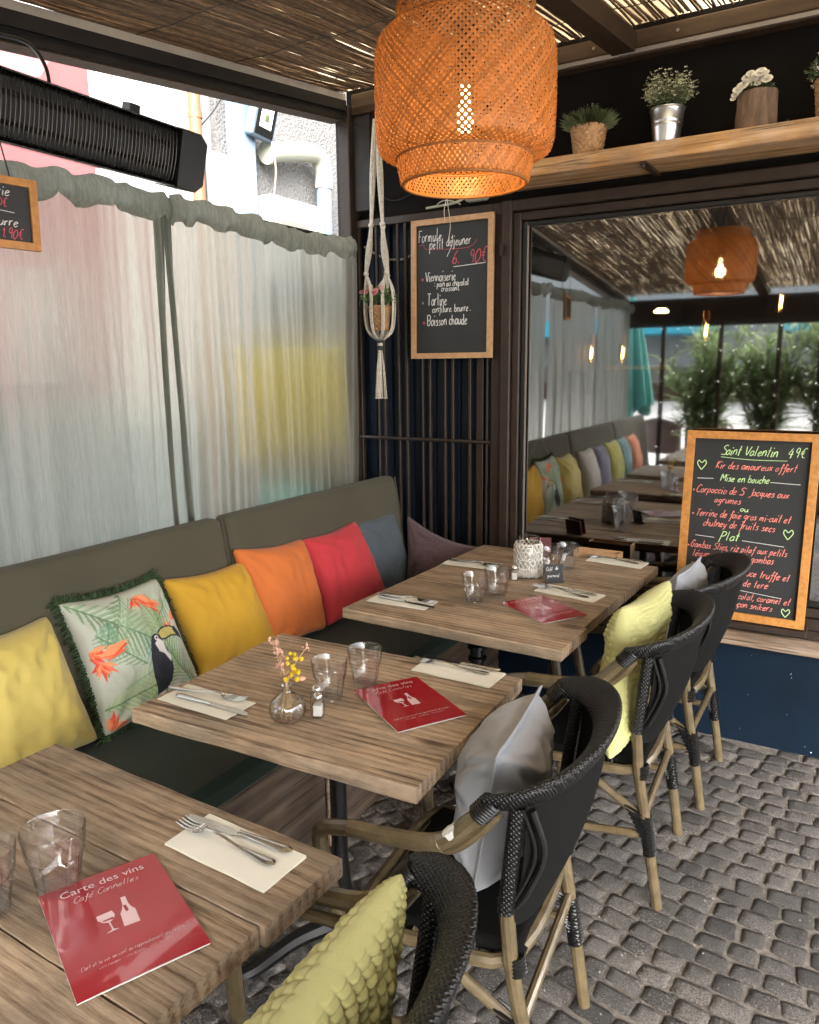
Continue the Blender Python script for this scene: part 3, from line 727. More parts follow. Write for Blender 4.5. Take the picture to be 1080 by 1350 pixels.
# closed teal parasol outside
pa = thing('closed_parasol', (-.56, -5.8, 0), 'closed teal parasol standing outside, mirrored in the window beside the curtain', 'parasol')
def pf(u, v):
    a = u * 2 * PI; r = .03 + .20 * v ** .8 * (1 + .28 * math.cos(a * 9 + v)); z = 2.25 - 1.18 * v - .16 * (v ** 6) * (.5 + .5 * math.cos(a * 4.5 + 1))
    return (-.56 + r * math.cos(a), -5.8 + r * math.sin(a), z)
M['teal'] = fabric('teal_canvas', (.10, .33, .29), .8, .1)
G().grid(pf, 90, 12).build('canopy', M['teal'], pa, smooth=180); G().tube([(-.56, -5.8, 0), (-.56, -5.8, 2.3)], .02, 8).build('pole', M['brown_metal'], pa)
G().lathe([(.25, 0), (.25, .05), (.03, .07)], 20, (-.56, -5.8, 0)).build('base', M['dark_metal'], pa)
# far side of the street
fb = thing('street_building', (0, -34, 0), 'pale building across the street, mirrored in the window', 'building')
G().box(-36, 24, -34.6, -34, 0, 1.3).build('shop_front', M['trim_grey'], fb, smooth=0)
G().box(-36, 24, -34.6, -33.99, 1.31, 12).build('facade', M['white_paint'], fb, smooth=0)
M['cyan'] = mat('cyan_awning', (.05, .42, .55), .6, var=.1, bump=0)
for x in (-17, -10.2, -1.5): G().box(x, x + 6.3, -33.98, -31.4, 2.7, 3.4).build('awning', M['cyan'], fb, smooth=0)
for k in range(7): G().box(-24 + k * 6.4, -21.6 + k * 6.4, -34.02, -33.95, 5.6, 8.4).build('window', M['black_gloss'], fb, smooth=0)
fb2 = thing('hedge_wall', (-3, -28, 0), 'low dark wall along the far pavement, mirrored in the window', 'wall')
G().box(-30, 14, -28.3, -28, 0, .7).build('wall_body', M['ledger'], fb2, smooth=0)

# ================================================================ ALLEY SIDE (seen over and through the curtain)
AX = -1.7
def stucco():
    m, t, b = nt('grey_roughcast'); v = coords(t, rand=False)
    n = N(t, 'TexNoise', Scale=55, Detail=5, Roughness=.7); t.links.new(v, n.inputs['Vector'])
    vo = N(t, 'TexVoronoi', Scale=60); t.links.new(v, vo.inputs['Vector'])
    c = ramp(t, n.outputs['Fac'], [(.3, (.115, .11, .105)), (.7, (.20, .192, .183))]); t.links.new(c, b.inputs['Base Color']); b.inputs['Roughness'].default_value = .9
    ad = N(t, 'Math', operation='ADD'); t.links.new(n.outputs['Fac'], ad.inputs[0]); t.links.new(vo.outputs['Distance'], ad.inputs[1]); bumpn(t, b, ad.outputs[0], .7, .012); return m
M['stucco'] = stucco()
nb = thing('roughcast_house', (AX, 2, 0), 'grey roughcast house wall outside beyond the corner of the curtain', 'building')
G().box(AX - 1.5, AX, .53, 7, 1.2, 6).build('wall', M['stucco'], nb, smooth=0); G().box(AX - 1.5, AX + .01, .53, 7, 0, 1.199).build('plinth', M['blue_grey'], nb, smooth=0)
wb = thing('white_house', (AX - .1, .5, 0), 'white rendered house wall outside between the pink and grey walls', 'building')
G().box(AX - 1.7, AX - .05, .19, .529, 1.2, 6).build('wall', M['white_paint'], wb, smooth=0)
G().box(AX - 1.7, AX - .04, .19, .529, 0, 1.199).build('plinth', M['blue_grey'], wb, smooth=0); G().box(AX + .0005, AX + .03, .42, .598, 1.2, 2.80).build('white_ledge', M['white_paint'], wb, smooth=0)
pk = thing('pink_house', (-2.4, -3, 0), 'pink rendered house wall outside beyond the left curtain', 'building')
g = G(); g.add([(-2.4, -1.0, 0), (-2.4, .9, 0), (-2.4, .9, 5), (-2.4, .6, 4.3), (-2.4, -.13, 3.17), (-2.4, -1.0, 2.75), (-3.4, -1.0, 0), (-3.4, .9, 0), (-3.4, .9, 5), (-3.4, .6, 4.3), (-3.4, -.13, 3.17), (-3.4, -1.0, 2.75)],
    [(0, 1, 2, 3, 4, 5), (11, 10, 9, 8, 7, 6), (0, 5, 11, 6), (5, 4, 10, 11), (4, 3, 9, 10), (3, 2, 8, 9), (1, 7, 8, 2)])
g.build('wall', M['pink_wall'], pk, smooth=0)
G().box(-2.41, -2.34, -3.0, .90, 0, 1.35).build('plinth', M['blue_grey'], pk, smooth=0); G().box(-2.397, -2.35, -.62, -.20, 1.45, 2.1).build('white_shutter', M['white_paint'], pk, smooth=0)
dp = thing('downpipe', (AX + .06, .35, 0), 'orange downpipe against the white wall outside', 'pipe')
G().tube([(AX + .02, .345, 0), (AX + .02, .335, 4)], .036, 12).build('pipe_run', M['terracotta'], dp)
for z in (1.6, 2.95): G().tube([(AX + .02, .34, z), (AX + .02, .34, z + .03)], .041, 12).build('collar', M['terracotta'], dp)
bp_ = thing('pale_blue_column', (AX + .05, .7, 0), 'pale blue boxed column behind the floodlight', 'column')
G().box(AX + .001, AX + .10, .605, .76, 0, 3.17, .004).build('column_body', M['blue_white'], bp_, smooth=0)
vp = thing('white_vent_pipe', (AX + .08, 1.4, 2.0), 'white plastic pipe bending down the roughcast wall', 'pipe')
path = cr([(AX + .10, .88, 2.87), (AX + .10, 1.0, 2.90), (AX + .10, 1.28, 2.955), (AX + .10, 1.40, 2.95), (AX + .10, 1.455, 2.86), (AX + .10, 1.455, 2.75)], 5)
G().tube(path, .062, 16).build('elbow', M['pvc'], vp); G().tube([(AX + .10, 1.455, 2.76), (AX + .10, 1.455, 0)], .054, 14).build('vertical_run', M['blue_white'], vp)
G().tube([(AX + .10, .86, 2.865), (AX + .10, .90, 2.872)], .070, 16).build('pipe_mouth', M['pvc'], vp)
bx = thing('white_meter_box', (AX + .1, 1.0, 2.2), 'white box on the wall below the vent pipe', 'box')
G().box(AX + .001, AX + .19, .78, 1.34, 2.05, 2.60, .02).build('box_body', M['white_paint'], bx, smooth=0); G().box(AX + .19, AX + .24, .80, 1.10, 2.12, 2.45, .01).build('box_cover', M['trim_grey'], bx, smooth=0)
fl_ = thing('floodlight', (AX + .12, .80, 2.97), 'square black floodlight with a white rim fixed on the pale blue column', 'floodlight')
Fm = Matrix.Translation((AX + .16, .765, 3.035)) @ Matrix.Rotation(R(-5), 4, 'X') @ Matrix.Rotation(R(14), 4, 'Y')
def fbx(a, n, m, b=.003): G().box(*a, b).xf(Fm).build(n, m, fl_, smooth=0)
fbx((-.03, .03, -.105, .105, -.12, .12), 'housing', M['blue_white'], .01); fbx((.0305, .036, -.085, .085, -.105, .105), 'front_glass', M['black_gloss']); fbx((.0365, .040, -.052, .052, -.058, .058), 'reflector', M['paper'])
fbx((.0405, .043, -.018, .018, -.02, .02), 'led_chip', M['leaf_grey']); fbx((-.06, -.0305, -.03, .03, -.05, .05), 'bracket', M['blue_white'])
cb = G().tube(cr([(AX + .16, .84, 2.93), (AX + .17, .86, 2.75), (AX + .15, .84, 2.5), (AX + .14, .85, 2.2)], 6), .006, 6).build('floodlight_cable', M['trim_grey']); tag(cb, 'grey cable hanging from the floodlight', 'cable')
cb = G().tube(cr([(AX + .02, .20, 2.80), (AX + .03, .30, 2.86), (AX + .04, .45, 3.0), (AX + .04, .62, 3.2)], 6), .005, 5).build('wall_cable', M['black']); tag(cb, 'thin dark cable crossing the white wall by the orange downpipe', 'cable')
# things blurred behind the curtain
M['yellow'] = mat('yellow_paint', (.80, .62, .03), .5, var=.1, bump=0)
yb = thing('yellow_hoarding', (-1.15, .55, 0), 'yellow panel standing outside, glowing through the corner curtain', 'panel')
G().box(-1.2, -1.15, .03, .97, 1.02, 1.64, .01).build('panel_face', M['yellow'], yb, smooth=0)
for y in (.08, .90): G().box(-1.19, -1.16, y, y + .03, 0, 1.019).build('leg', M['dark_metal'], yb, smooth=0)
hg = thing('dark_green_bin', (-1.05, .5, 0), 'dark green bin outside, showing faintly through the lower curtain', 'bin')
G().box(-1.12, -.72, .05, .85, 0, .92, .03).build('bin_body', M['teal'], hg, smooth=0); G().box(-1.14, -.70, .03, .87, .921, .99, .02).build('lid', M['dark_metal'], hg, smooth=0)
# ================================================================ BENCH
def hexa(g, P):  # 8 points: bottom 4 (ccw), top 4
    return g.add(P, [(0, 3, 2, 1), (4, 5, 6, 7), (0, 1, 5, 4), (1, 2, 6, 5), (2, 3, 7, 6), (3, 0, 4, 7)])
bench = thing('banquette_bench', (.2, -2.4, 0), 'olive upholstered banquette with a plank box base along the curtain side', 'bench')
def pad(ya, yb, name, m):
    """reclined back pad with soft edges"""
    def f(u, v):
        # u around section, v along y
        a = 2 * PI * u; y = ya + (yb - ya) * v
        sx = math.copysign(abs(math.cos(a)) ** .35, math.cos(a)); sz = math.copysign(abs(math.sin(a)) ** .22, math.sin(a))
        e = min(1, (min(v, 1 - v) * abs(yb - ya) / .035)) ; e = (1 - (1 - e) ** 2) ** .5
        k = .55 + .45 * e
        h = .27 * (0.965 + .035 * e); z = .745 + sz * h; lean = -.035 - (z - .48) * .16
        return (lean + sx * .040 * k + .007 * noise.noise(Vector((y * 3, z * 3, 1))) + .0025 * noise.noise(Vector((y * 13, z * 9, 1))), y, z)
    g = G().grid(f, 40, 46); g.f.append(tuple(range(41))[::-1][:-1]); b = 46 * 41; g.f.append(tuple(range(b, b + 40)))
    o = g.build(name, m, bench, smooth=60)
    for e in (0, 1):
        y = (ya + .006, yb - .006)[e]; P = []
        for k in range(14): z = .52 + .49 * k / 13; P.append((-.035 - (z - .48) * .16 + .031, y, z))
        G().tube(P, .0032, 5).build('seam_piping', m, o)
    return o
for a, b in ((-1.228, -.085), (-2.36, -1.236), (-3.50, -2.368), (-4.60, -3.508)): pad(a, b, 'back_cushion', M['olive'])
def seatpad(ya, yb):
    G().box(-.04, .475, ya, yb, .405, .492, .022).build('seat_cushion', M['seat_green'], bench, smooth=0)
for a, b in ((-1.22, -.07), (-2.36, -1.222), (-3.50, -2.362), (-4.60, -3.502)): seatpad(a, b)
for (z0, z1) in ((.205, .402), (.02, .202)):
    for (a, b) in ((-1.395, -.07), (-2.62, -1.40), (-4.60, -2.625)):
        G().box(.425, .452, a, b, z0, z1, .004).build('base_plank', M['bench_wood'], bench, smooth=0)
for y in (-1.40, -1.345): G().box(.4525, .462, y, y + .018, .02, .402, .002).build('base_batten', M['sill'], bench, smooth=0)
G().box(-.30, .42, -4.6, -.07, .0, .40).build('base_carcass', M['black'], bench, smooth=0)
G().box(-.245, -.16, -4.6, -.07, .40, .97).build('back_board', M['black'], bench, smooth=0)

# ================================================================ TABLES
def table(name, ox, oy, w, l, rot, joints, ped, label, edge_seed):
    """ox,oy: bench side corner nearest the street; planks run along local x"""
    t = thing(name, (ox, oy, 0), label, 'table', 'reclaimed wood tables along the bench', world=False)
    t.rotation_euler = (0, 0, rot)
    ys = [0] + joints + [l]; rs = random.Random(edge_seed)
    for i in range(len(ys) - 1):
        a, b = ys[i] + .0012, ys[i + 1] - .0012
        ex0, ex1 = rs.uniform(-.004, .004), w + rs.uniform(-.006, .006); dz = rs.uniform(-.0012, .0012)
        th = .034
        n = 30
        g = G(); sec = []
        for k in range(n + 1):
            x = ex0 + (ex1 - ex0) * k / n
            ea = .0022 * noise.noise(Vector((x * 14, a * 9, edge_seed))) + (.004 * noise.noise(Vector((x * 5, 3, edge_seed))) if i == 0 else 0)
            eb = .0022 * noise.noise(Vector((x * 14, b * 9, edge_seed + 5))) + (.004 * noise.noise(Vector((x * 5, 9, edge_seed))) if i == len(ys) - 2 else 0)
            c = .0035 if i == 0 else .0015; d = .0035 if i == len(ys) - 2 else .0015
            zt = .75 + dz + .0008 * noise.noise(Vector((x * 9, i, edge_seed)))
            g.v += [(x, a + ea + .002, .75 - th), (x, a + ea, .75 - th + .004), (x, a + ea, zt - c), (x, a + ea + c, zt), (x, b + eb - d, zt), (x, b + eb, zt - d), (x, b + eb, .75 - th + .004), (x, b + eb - .002, .75 - th)]
        for k in range(n):
            for q in range(8):
                g.f.append((k * 8 + q, k * 8 + (q + 1) % 8, (k + 1) * 8 + (q + 1) % 8, (k + 1) * 8 + q))
        # rounded rough ends
        g.f.append(tuple(range(8))); g.f.append(tuple(range(n * 8, n * 8 + 8))[::-1])
        for q in range(8):
            x, y, z = g.v[q]; 
        o = g.build('plank', M['table'], t, smooth=30)
    g = G().box(.10, w - .10, .06, l - .06, .695, .7155)
    g.build('under_frame', M['black'], t, smooth=0)
    for px, py in ped:
        G().lathe([(.085, .690), (.085, .6945), (.024, .68), (.024, .66), (.032, .655), (.032, .645), (.023, .64), (.023, .62), (.030, .615), (.030, .605), (.022, .60), (.021, .30), (.030, .20), (.030, .14), (.04, .12), (.04, .055)], 16, (px, py, 0)).build('pedestal', M['black_gloss'], t, smooth=40)
        for k in range(4):
            a = PI / 4 + k * PI / 2; c, s = math.cos(a), math.sin(a)
            G().tube(cr([(px + c * .02, py + s * .02, .11), (px + c * .12, py + s * .12, .085), (px + c * .22, py + s * .22, .03), (px + c * .27, py + s * .27, .014)], 4), [.026, .024, .023, .022, .021, .02, .02, .019, .018, .018, .018, .018, .014], 8).build('foot', M['black'], t)
    return t
table('dining_table', .399, -2.056, .749, .582, R(2.68), [.185, .400], [(.37, .30)], 'reclaimed plank table in the middle carrying the dried flower vase', 3)
table('dining_table', .390, -1.196, .75, 1.04, R(-1.49), [.22, .44, .62, .86], [(.42, .15), (.40, .86)], 'long reclaimed plank table by the window with the macrame lantern', 8)
table('dining_table', .383, -2.824, .75, .582, R(-1.02), [.200, .395], [(.37, .29)], 'nearest reclaimed plank table, cut off by the left edge of the photo', 12)
table('dining_table', .40, -4.15, .75, 1.0, R(0), [.2, .4, .6, .8], [(.37, .25), (.37, .8)], 'plank table nearest the street, seen only as a mirror image in the window', 17)

# ================================================================ CHAIRS
ARM = [(-.215, .66), (-.10, .685), (-.01, .700), (.06, .755), (.085, .785)]
def uband(t):
    """centre line of the top rail round the back; t 0..1 from near end to far end; chair faces -x"""
    a = (t - .5) * PI * 1.02
    x = .07 + .145 * max(0, math.cos(a)) ** .9; y = .262 * math.sin(a)
    z = .785 + .030 * max(0, math.cos(a)) ** .8
    return Vector((x, y, z))
def wrap(g, p, q, r, n, rr=.0035):
    """coil of cord wound from p to q"""
    p, q = Vector(p), Vector(q); d = (q - p); ax = d.normalized(); s1 = ax.orthogonal().normalized(); s2 = ax.cross(s1)
    pts = []
    for k in range(n * 8 + 1):
        a = k * PI / 4; pts.append(p + d * (k / (n * 8)) + s1 * math.cos(a) * r + s2 * math.sin(a) * r)
    g.tube(pts, rr, 5)
def bamboo(g, pts, r, nodes=()):
    P = cr(pts, 5) if len(pts) > 2 else [Vector(pts[0]).lerp(Vector(pts[1]), k / 12) for k in range(13)]
    g.tube(P, r, 10)
    for t in nodes:
        i = int(t * (len(P) - 1)); a = P[i]; b = P[min(i + 1, len(P) - 1)]; d = (b - a).normalized() * .0035
        g.tube([a - d, a - d * .6, a + d * .6, a + d], [r * .99, r * 1.06, r * 1.06, r * .99], 10)
def make_chair():
    t = thing('bistro_armchair', (0, 0, 0), None, None, world=False)
    W = .25
    for s in (-1, 1):
        g = G(); bamboo(g, [(-.235, s * .215, 0), (-.245, s * .22, .30), (-.275, s * .238, .52), (-.288, s * .25, .615), (-.265, s * .262, .650), (-.205, s * .268, .668)], .0155, (.25,))
        g.build('front_leg', M['bamboo'], t)
        g = G(); bamboo(g, [(-.206, s * .268, .668), (-.12, s * .272, .675), (-.02, s * .272, .692), (.035, s * .266, .740), (.074, s * .262, .785)], .0165, (.5,))
        bamboo(g, [(-.255, s * .246, .643), (-.14, s * .250, .652), (-.02, s * .252, .664), (.045, s * .254, .715), (.082, s * .257, .765)], .011)
        g.build('armrest', M['bamboo'], t)
        g = G(); wrap(g, (.050, s * .265, .757), (.078, s * .262, .790), .0180, 7, .0042)
        g.build('arm_wrap', M['rattan'], t)
        g = G(); wrap(g, (-.05, s * .205, .425), (.03, s * .198, .425), .0165, 8); g.build('seat_frame_wrap', M['rattan'], t)
        # rear leg from seat to floor
        g = G(); bamboo(g, [(.088, s * .214, .57), (.098, s * .204, .42), (.128, s * .196, .24), (.166, s * .190, 0)], .0150, (.62,))
        lg = g.build('rear_leg', M['bamboo'], t)
        G().lathe([(.0001, -.001), (.0145, -.001), (.0155, .006), (.0155, .012)], 12, (.165, s * .190, 0)).build('foot_cap', M['rubber'], lg)
        g = G(); wrap(g, (.109, s * .200, .405), (.105, s * .200, .445), .0165, 5); g.build('joint_wrap', M['rattan'], t); g = G(); wrap(g, (.138, s * .1935, .175), (.121, s * .197, .290), .0165, 15)
        # webbed corner below the brace
        for k in range(11):
            u = k / 10; a = Vector((.121, s * .197, .290)).lerp(Vector((.137, s * .194, .185)), u); b = Vector((.065, s * .195, .318)).lerp(Vector((.128, s * .195, .200)), u)
            g.tube([a + Vector((.012, s * .012, 0)), b + Vector((0, s * .012, 0)), b + Vector((0, -s * .012, 0)), a + Vector((.012, -s * .012, 0))], .0042, 5)
        g.build('cord_binding', M['rattan'], t, kind='stuff')
        g = G(); bamboo(g, [(-.11, s * .205, .43), (.112, s * .197, .285)], .0115); g.build('brace', M['bamboo'], t)
        g = G(); bamboo(g, [(-.238, s * .217, .20), (.125, s * .196, .235)], .0115); g.build('side_stretcher', M['bamboo'], t)
        # wrapped post between seat and rail
        def post(u, v):
            a = 2 * PI * u; p = Vector((.090, s * .222, .548)).lerp(Vector((.116, s * .243, .780)), v); w = .0135
            return (p.x + w * math.cos(a) * 1.15, p.y + .015 * math.sin(a), p.z)
        G().grid(post, 10, 10).build('woven_post', M['weave'], t)
        g = G(); e = uband(.5 + s * .37)
        P = cr([(e.x + .012, e.y, e.z - .02), (.160, s * .226, .69), (.130, s * .219, .60), (.100, s * .214, .545)], 6)
        g.tube(P, .0068, 8); g.tube([p + Vector((-.015, 0, -.004)) for p in P], .0060, 8)
        g.build('back_tube', M['black_gloss'], t)
    g = G(); bamboo(g, [(.118, -.197, .30), (.118, .197, .30)], .0115); g.build('rear_stretcher', M['bamboo'], t)
    g = G(); bamboo(g, [(-.240, -.217, .25), (-.240, .217, .25)], .0115); g.build('front_stretcher', M['bamboo'], t)
    # seat frame and seat
    g = G(); ring = cr([(-.22, -.20, .425), (-.235, 0, .43), (-.22, .20, .425), (-.05, .215, .425), (.085, .19, .422), (.115, 0, .42), (.085, -.19, .422), (-.05, -.215, .425)], 4, True)
    g.tube(ring, .0145, 9, close=True); g.build('seat_frame', M['bamboo'], t)
    def seat(u, v):
        x = -.22 + .335 * v; y = (u - .5) * 2 * (.215 - .03 * v); e = max(abs(u - .5) * 2, abs(v - .5) * 2)
        return (x, y, .447 - .012 * (1 - e * e) + .001 * math.sin(u * 150) * math.sin(v * 120) - (.02 if e > .99 else 0))
    G().grid(seat, 26, 22).build('seat', M['mesh_black'], t, smooth=180)
    g = G().box(-.21, .10, -.19, .19, .425, .432); g.build('seat_underside', M['mesh_black'], t, smooth=0)
    # thick woven top rail
    def rail(u, v):
        p = uband(v); q = uband(min(1, v + .01)) - uband(max(0, v - .01)); q.normalize(); up = Vector((0, 0, 1)); out = q.cross(up).normalized(); up = out.cross(q)
        a = 2 * PI * u; hgt = .0175 + .019 * math.sin(PI * v) ** .7; th = .0145 + .003 * math.sin(PI * v)
        c, s_ = math.cos(a), math.sin(a)
        k = 1 + .035 * math.sin(v * 300) * math.sin(a * 12)
        return p + out * th * c * k + (up * hgt * s_ + out * .62 * hgt * s_) * k
    G().grid(rail, 40, 320).build('top_rail', M['weave'], t, smooth=180)
    # curved mesh back
    def back(off):
        def f(u, v):
            t_ = .13 + .74 * u; top = uband(t_); a = (t_ - .5) * PI * 1.02
            bot = Vector((.082 + .045 * math.cos(a), .212 * math.sin(a) / .95, .485 + .05 * (1 - math.cos(a))))
            p = bot.lerp(top, v) + Vector((.018 * math.sin(PI * v) * math.cos(a), 0, 0)); return p + Vector((math.cos(a), math.sin(a), 0)) * off
        return f
    G().grid(back(-.004), 34, 16).build('back_panel', M['mesh_black'], t, smooth=180)
    G().grid(back(.006), 34, 16).build('back_lining', M['mesh_black'], t, smooth=180)
    return t
def weave_mat():
    m, t, b = nt('black_weave'); b.inputs['Roughness'].default_value = .42; b.inputs['Specular IOR Level'].default_value = .5
    v = coords(t, (1, 1, 1), rand=False)
    a = N(t, 'TexWave', wave_type='BANDS', bands_direction='DIAGONAL', Scale=62, Distortion=0); t.links.new(v, a.inputs['Vector'])
    mp = N(t, 'Mapping'); mp.inputs['Scale'].default_value = (1, -1, 1); t.links.new(v, mp.inputs['Vector'])
    c = N(t, 'TexWave', wave_type='BANDS', bands_direction='DIAGONAL', Scale=62, Distortion=0); 
    mp.inputs['Scale'].default_value = (-1, 1, 1); t.links.new(mp.outputs[0], c.inputs['Vector'])
    mu = N(t, 'Math', operation='MULTIPLY'); t.links.new(a.outputs['Fac'], mu.inputs[0]); t.links.new(c.outputs['Fac'], mu.inputs[1])
    bumpn(t, b, mu.outputs[0], .8, .003)
    cc = ramp(t, mu.outputs[0], [(.05, (.002, .002, .002)), (.6, (.013, .013, .014))]); t.links.new(cc, b.inputs['Base Color'])
    return m
M['weave'] = weave_mat()
chair0 = make_chair()
CH = [(1.255, -.975, R(3), 'rattan armchair holding the yellow waffle cushion, beside the long table'),
      (1.215, -1.795, R(6), 'rattan armchair with a white scuff on its arm, with the large grey cushion'),
      (1.235, -2.535, R(4), 'nearest rattan armchair, cut off at the bottom edge, behind the bubbly yellow cushion'),
      (1.280, -.395, R(0), 'furthest rattan armchair, in front of the Saint Valentin chalkboard'),
      (1.25, -3.9, R(4), 'rattan armchair at the street end, seen only mirrored in the window')]
chairs = []
for i, (x, y, rz, lab) in enumerate(CH):
    c = chair0 if i == 0 else copy_tree(chair0)
    c.location = (x, y, 0); c.rotation_euler = (0, 0, rz); tag(c, lab, 'chair', 'rattan bistro armchairs'); chairs.append(c)
# white scuff on one arm
cB = chairs[1]
G().tube([(-.005, -.2708, .703), (.006, -.2695, .712), (.020, -.268, .725)], [.0148, .0172, .0150], 10).build('white_scuff', M['paper'], cB)
# two simple street chairs outside, mirrored
def cafe_chair(x, y, rz, lab):
    t = thing('cafe_chair', (x, y, 0), lab, 'chair', 'brown wicker chairs on the pavement', world=False); t.rotation_euler = (0, 0, rz)
    m = M['brown_chair']
    for sx in (-1, 1):
        for sy in (-1, 1): G().tube([(sx * .2, sy * .2, 0), (sx * .19, sy * .2, .44)], .014, 8).build('leg', m, t)
    G().lathe([(.0001, .44), (.24, .44), (.25, .46), (.0001, .47)], 20).build('seat', m, t)
    G().tube(cr([(.20, -.24, .40), (.20, -.27, .68), (-.02, -.29, .74), (-.20, -.22, .80), (-.27, 0, .86), (-.20, .22, .80), (-.02, .29, .74), (.20, .27, .68), (.20, .24, .40)], 5), .016, 8).build('arm_hoop', m, t)
    G().grid(lambda u, v: (-.10 - .16 * math.cos((u - .5) * 2.6) * (.7 + .3 * v), .25 * math.sin((u - .5) * 2.6), .46 + .38 * v), 16, 8).build('back', m, t, smooth=180)
    g = G()
    for k in range(4): a = k * PI / 2 + PI / 4; g.tube(cr([(.18 * math.cos(a), .18 * math.sin(a), .12), (0, 0, .30), (.18 * math.cos(a + PI / 2), .18 * math.sin(a + PI / 2), .12)], 5), .009, 6)
    g.build('stretcher', m, t)
M['brown_chair'] = mat('brown_wicker', (.10, .055, .045), .5, noise_scale=80, var=.4, bump=.2)
cafe_chair(-.25, -6.5, R(-75), 'brown wicker chair on the pavement beside the first front post, mirrored')
cafe_chair(.15, -6.8, R(-95), 'brown wicker chair half behind the other one on the pavement, mirrored')
cafe_chair(-1.0, -6.9, R(-60), 'brown wicker chair behind the teal parasol foot, mirrored')

# ================================================================ CUSHIONS
def pillow(name, C4, T, m, label, group, seed=0, n=40, pull=.10, waffle=None, wr=.006, sag=0, paint=None, cat='cushion', ear=.0, parent=None, flange=0):
    """C4: bottom-left, bottom-right, top-right, top-left as seen from the front"""
    P = [Vector(p) for p in C4]; ctr = sum(P, Vector()) / 4
    nrm = (P[1] - P[0]).cross(P[3] - P[0]).normalized()
    def pt(s, t, side):
        u0, v0 = s, t
        if waffle: s, t = math.sin(s * PI / 2) * .5 + s * .5, math.sin(t * PI / 2) * .5 + t * .5
        s2 = s * (1 - pull * (1 - t * t) * (s * s)); t2 = t * (1 - pull * (1 - s * s) * (t * t))
        q8 = 1 - .045 * (abs(s) * abs(t)) ** 8; s2 *= q8; t2 *= q8; u, v = (s2 + 1) / 2, (t2 + 1) / 2
        p = P[0] * (1 - u) * (1 - v) + P[1] * u * (1 - v) + P[2] * u * v + P[3] * (1 - u) * v
        fl = 1 - flange
        ss, tt = min(1, abs(s) / fl), min(1, abs(t) / fl)
        th = T / 2 * ((1 - ss ** 2.2) * (1 - tt ** 2.2)) ** .42
        e = (1 - s ** 6) * (1 - t ** 6)
        w = 0
        if wr:
            q = Vector((s * 1.6 + seed, t * 1.6, side * 3.0))
            w = wr * noise.noise(q * 1.1) * 2 * e + wr * .9 * (1 - abs(noise.noise(q * 2.3) * 2.2)) * e * (.35 + max(abs(s), abs(t)))
            # creases fanning from the corners
            cx_, cy_ = (1 if s > 0 else -1), (1 if t > 0 else -1); dd = math.hypot(s - cx_, t - cy_); an = math.atan2(t - cy_, s - cx_)
            w += wr * .9 * math.sin(an * 11 + seed * 3 + cx_ * 2 + cy_) * math.exp(-((dd - .45) / .35) ** 2) * e
        if waffle:
            c, a = waffle
            if isinstance(c, tuple): cu, cv = c
            else: cu = cv = c
            wav = abs(math.sin(PI * cu * (u0 + 1) / 2)) ** .45 * abs(math.sin(PI * cv * (v0 + 1) / 2)) ** .45
            w += a * (wav - .5) * min(1, (1 - abs(u0)) * 9) * min(1, (1 - abs(v0)) * 9)
        g0 = sag * (1 - t) * .0
        return p + nrm * side * (th + w) + Vector((0, 0, -sag * (1 - s * s) * (t + 1) / 2))
    g = G()
    g.grid(lambda u, v: pt(u * 2 - 1, v * 2 - 1, 1), n, n)
    w_ = n + 1; base = len(g.v); back = {}
    for j in range(n + 1):
        for i in range(n + 1):
            if i in (0, n) or j in (0, n): back[i, j] = j * w_ + i
            else: back[i, j] = len(g.v); g.v.append(tuple(pt(i / n * 2 - 1, j / n * 2 - 1, -1)))
    for j in range(n):
        for i in range(n): g.f.append((back[i, j], back[i, j + 1], back[i + 1, j + 1], back[i + 1, j]))
    if paint is not None:
        cols = []
        for k, v in enumerate(g.v):
            if k < base: cols.append(((k % w_) / n, (k // w_) / n))
            else: cols.append(None)
        uv = np.array([c if c else (.5, -1) for c in cols]); g.c = paint(uv)
    rl = ctr.copy(); rl.z = min(p.z for p in P)
    off = tuple(rl)
    g.v = [sub(v, off) for v in g.v]
    o = g.build(name, m, smooth=180); o.location = off; tag(o, label, cat, group)
    if flange or ear:
        gp = G(); ring = []
        for k in range(4 * 24):
            q, r_ = divmod(k, 24); a = -1 + 2 * r_ / 24
            s, t = ((a, -1), (1, a), (-a, 1), (-1, -a))[q]; ring.append(Vector(sub(pt(s, t, 1), off)))
        gp.tube(ring, .0032, 5, close=True); gp.build('piping', m, o)
    return o
GB = 'scatter cushions along the bench'
def bp4(y0, y1, yt1, yt0, zb0, zb1, zt1, zt0, xb=.035, xt=-.045): return [(xb, y0, zb0), (xb, y1, zb1), (xt, yt1, zt1), (xt, yt0, zt0)]
M['pale_yellow'] = fabric('pale_yellow_satin', (.56, .44, .12), .42, .06, 500, .25, .3, 3)
M['mustard'] = fabric('mustard_cotton', (.58, .33, .035), .7, .05, 400, .25, .15, 4)
M['orange_f'] = fabric('orange_cotton', (.62, .17, .045), .75, .05, 400, .2, .15, 4)
M['red_f'] = fabric('coral_red_cotton', (.52, .045, .055), .75, .05, 400, .2, .15, 4)
M['slate_f'] = fabric('slate_blue_cotton', (.080, .098, .115), .8, .06, 400, .2, .15, 4)
M['plum_f'] = fabric('plum_woven_cloth', (.115, .075, .082), .9, .35, 160, .8, .15, 240)
M['grey_f'] = fabric('pale_grey_cotton', (.43, .45, .49), .9, .06, 450, .2, .0, 5)
M['lime_f'] = fabric('lime_yellow_waffle_cotton', (.51, .50, .22), .75, .05, 300, .2, .2, 3)
M['fringe'] = mat('dark_green_fringe', (.028, .055, .020), .85, noise_scale=40, var=.4, bump=.2, island=.5)
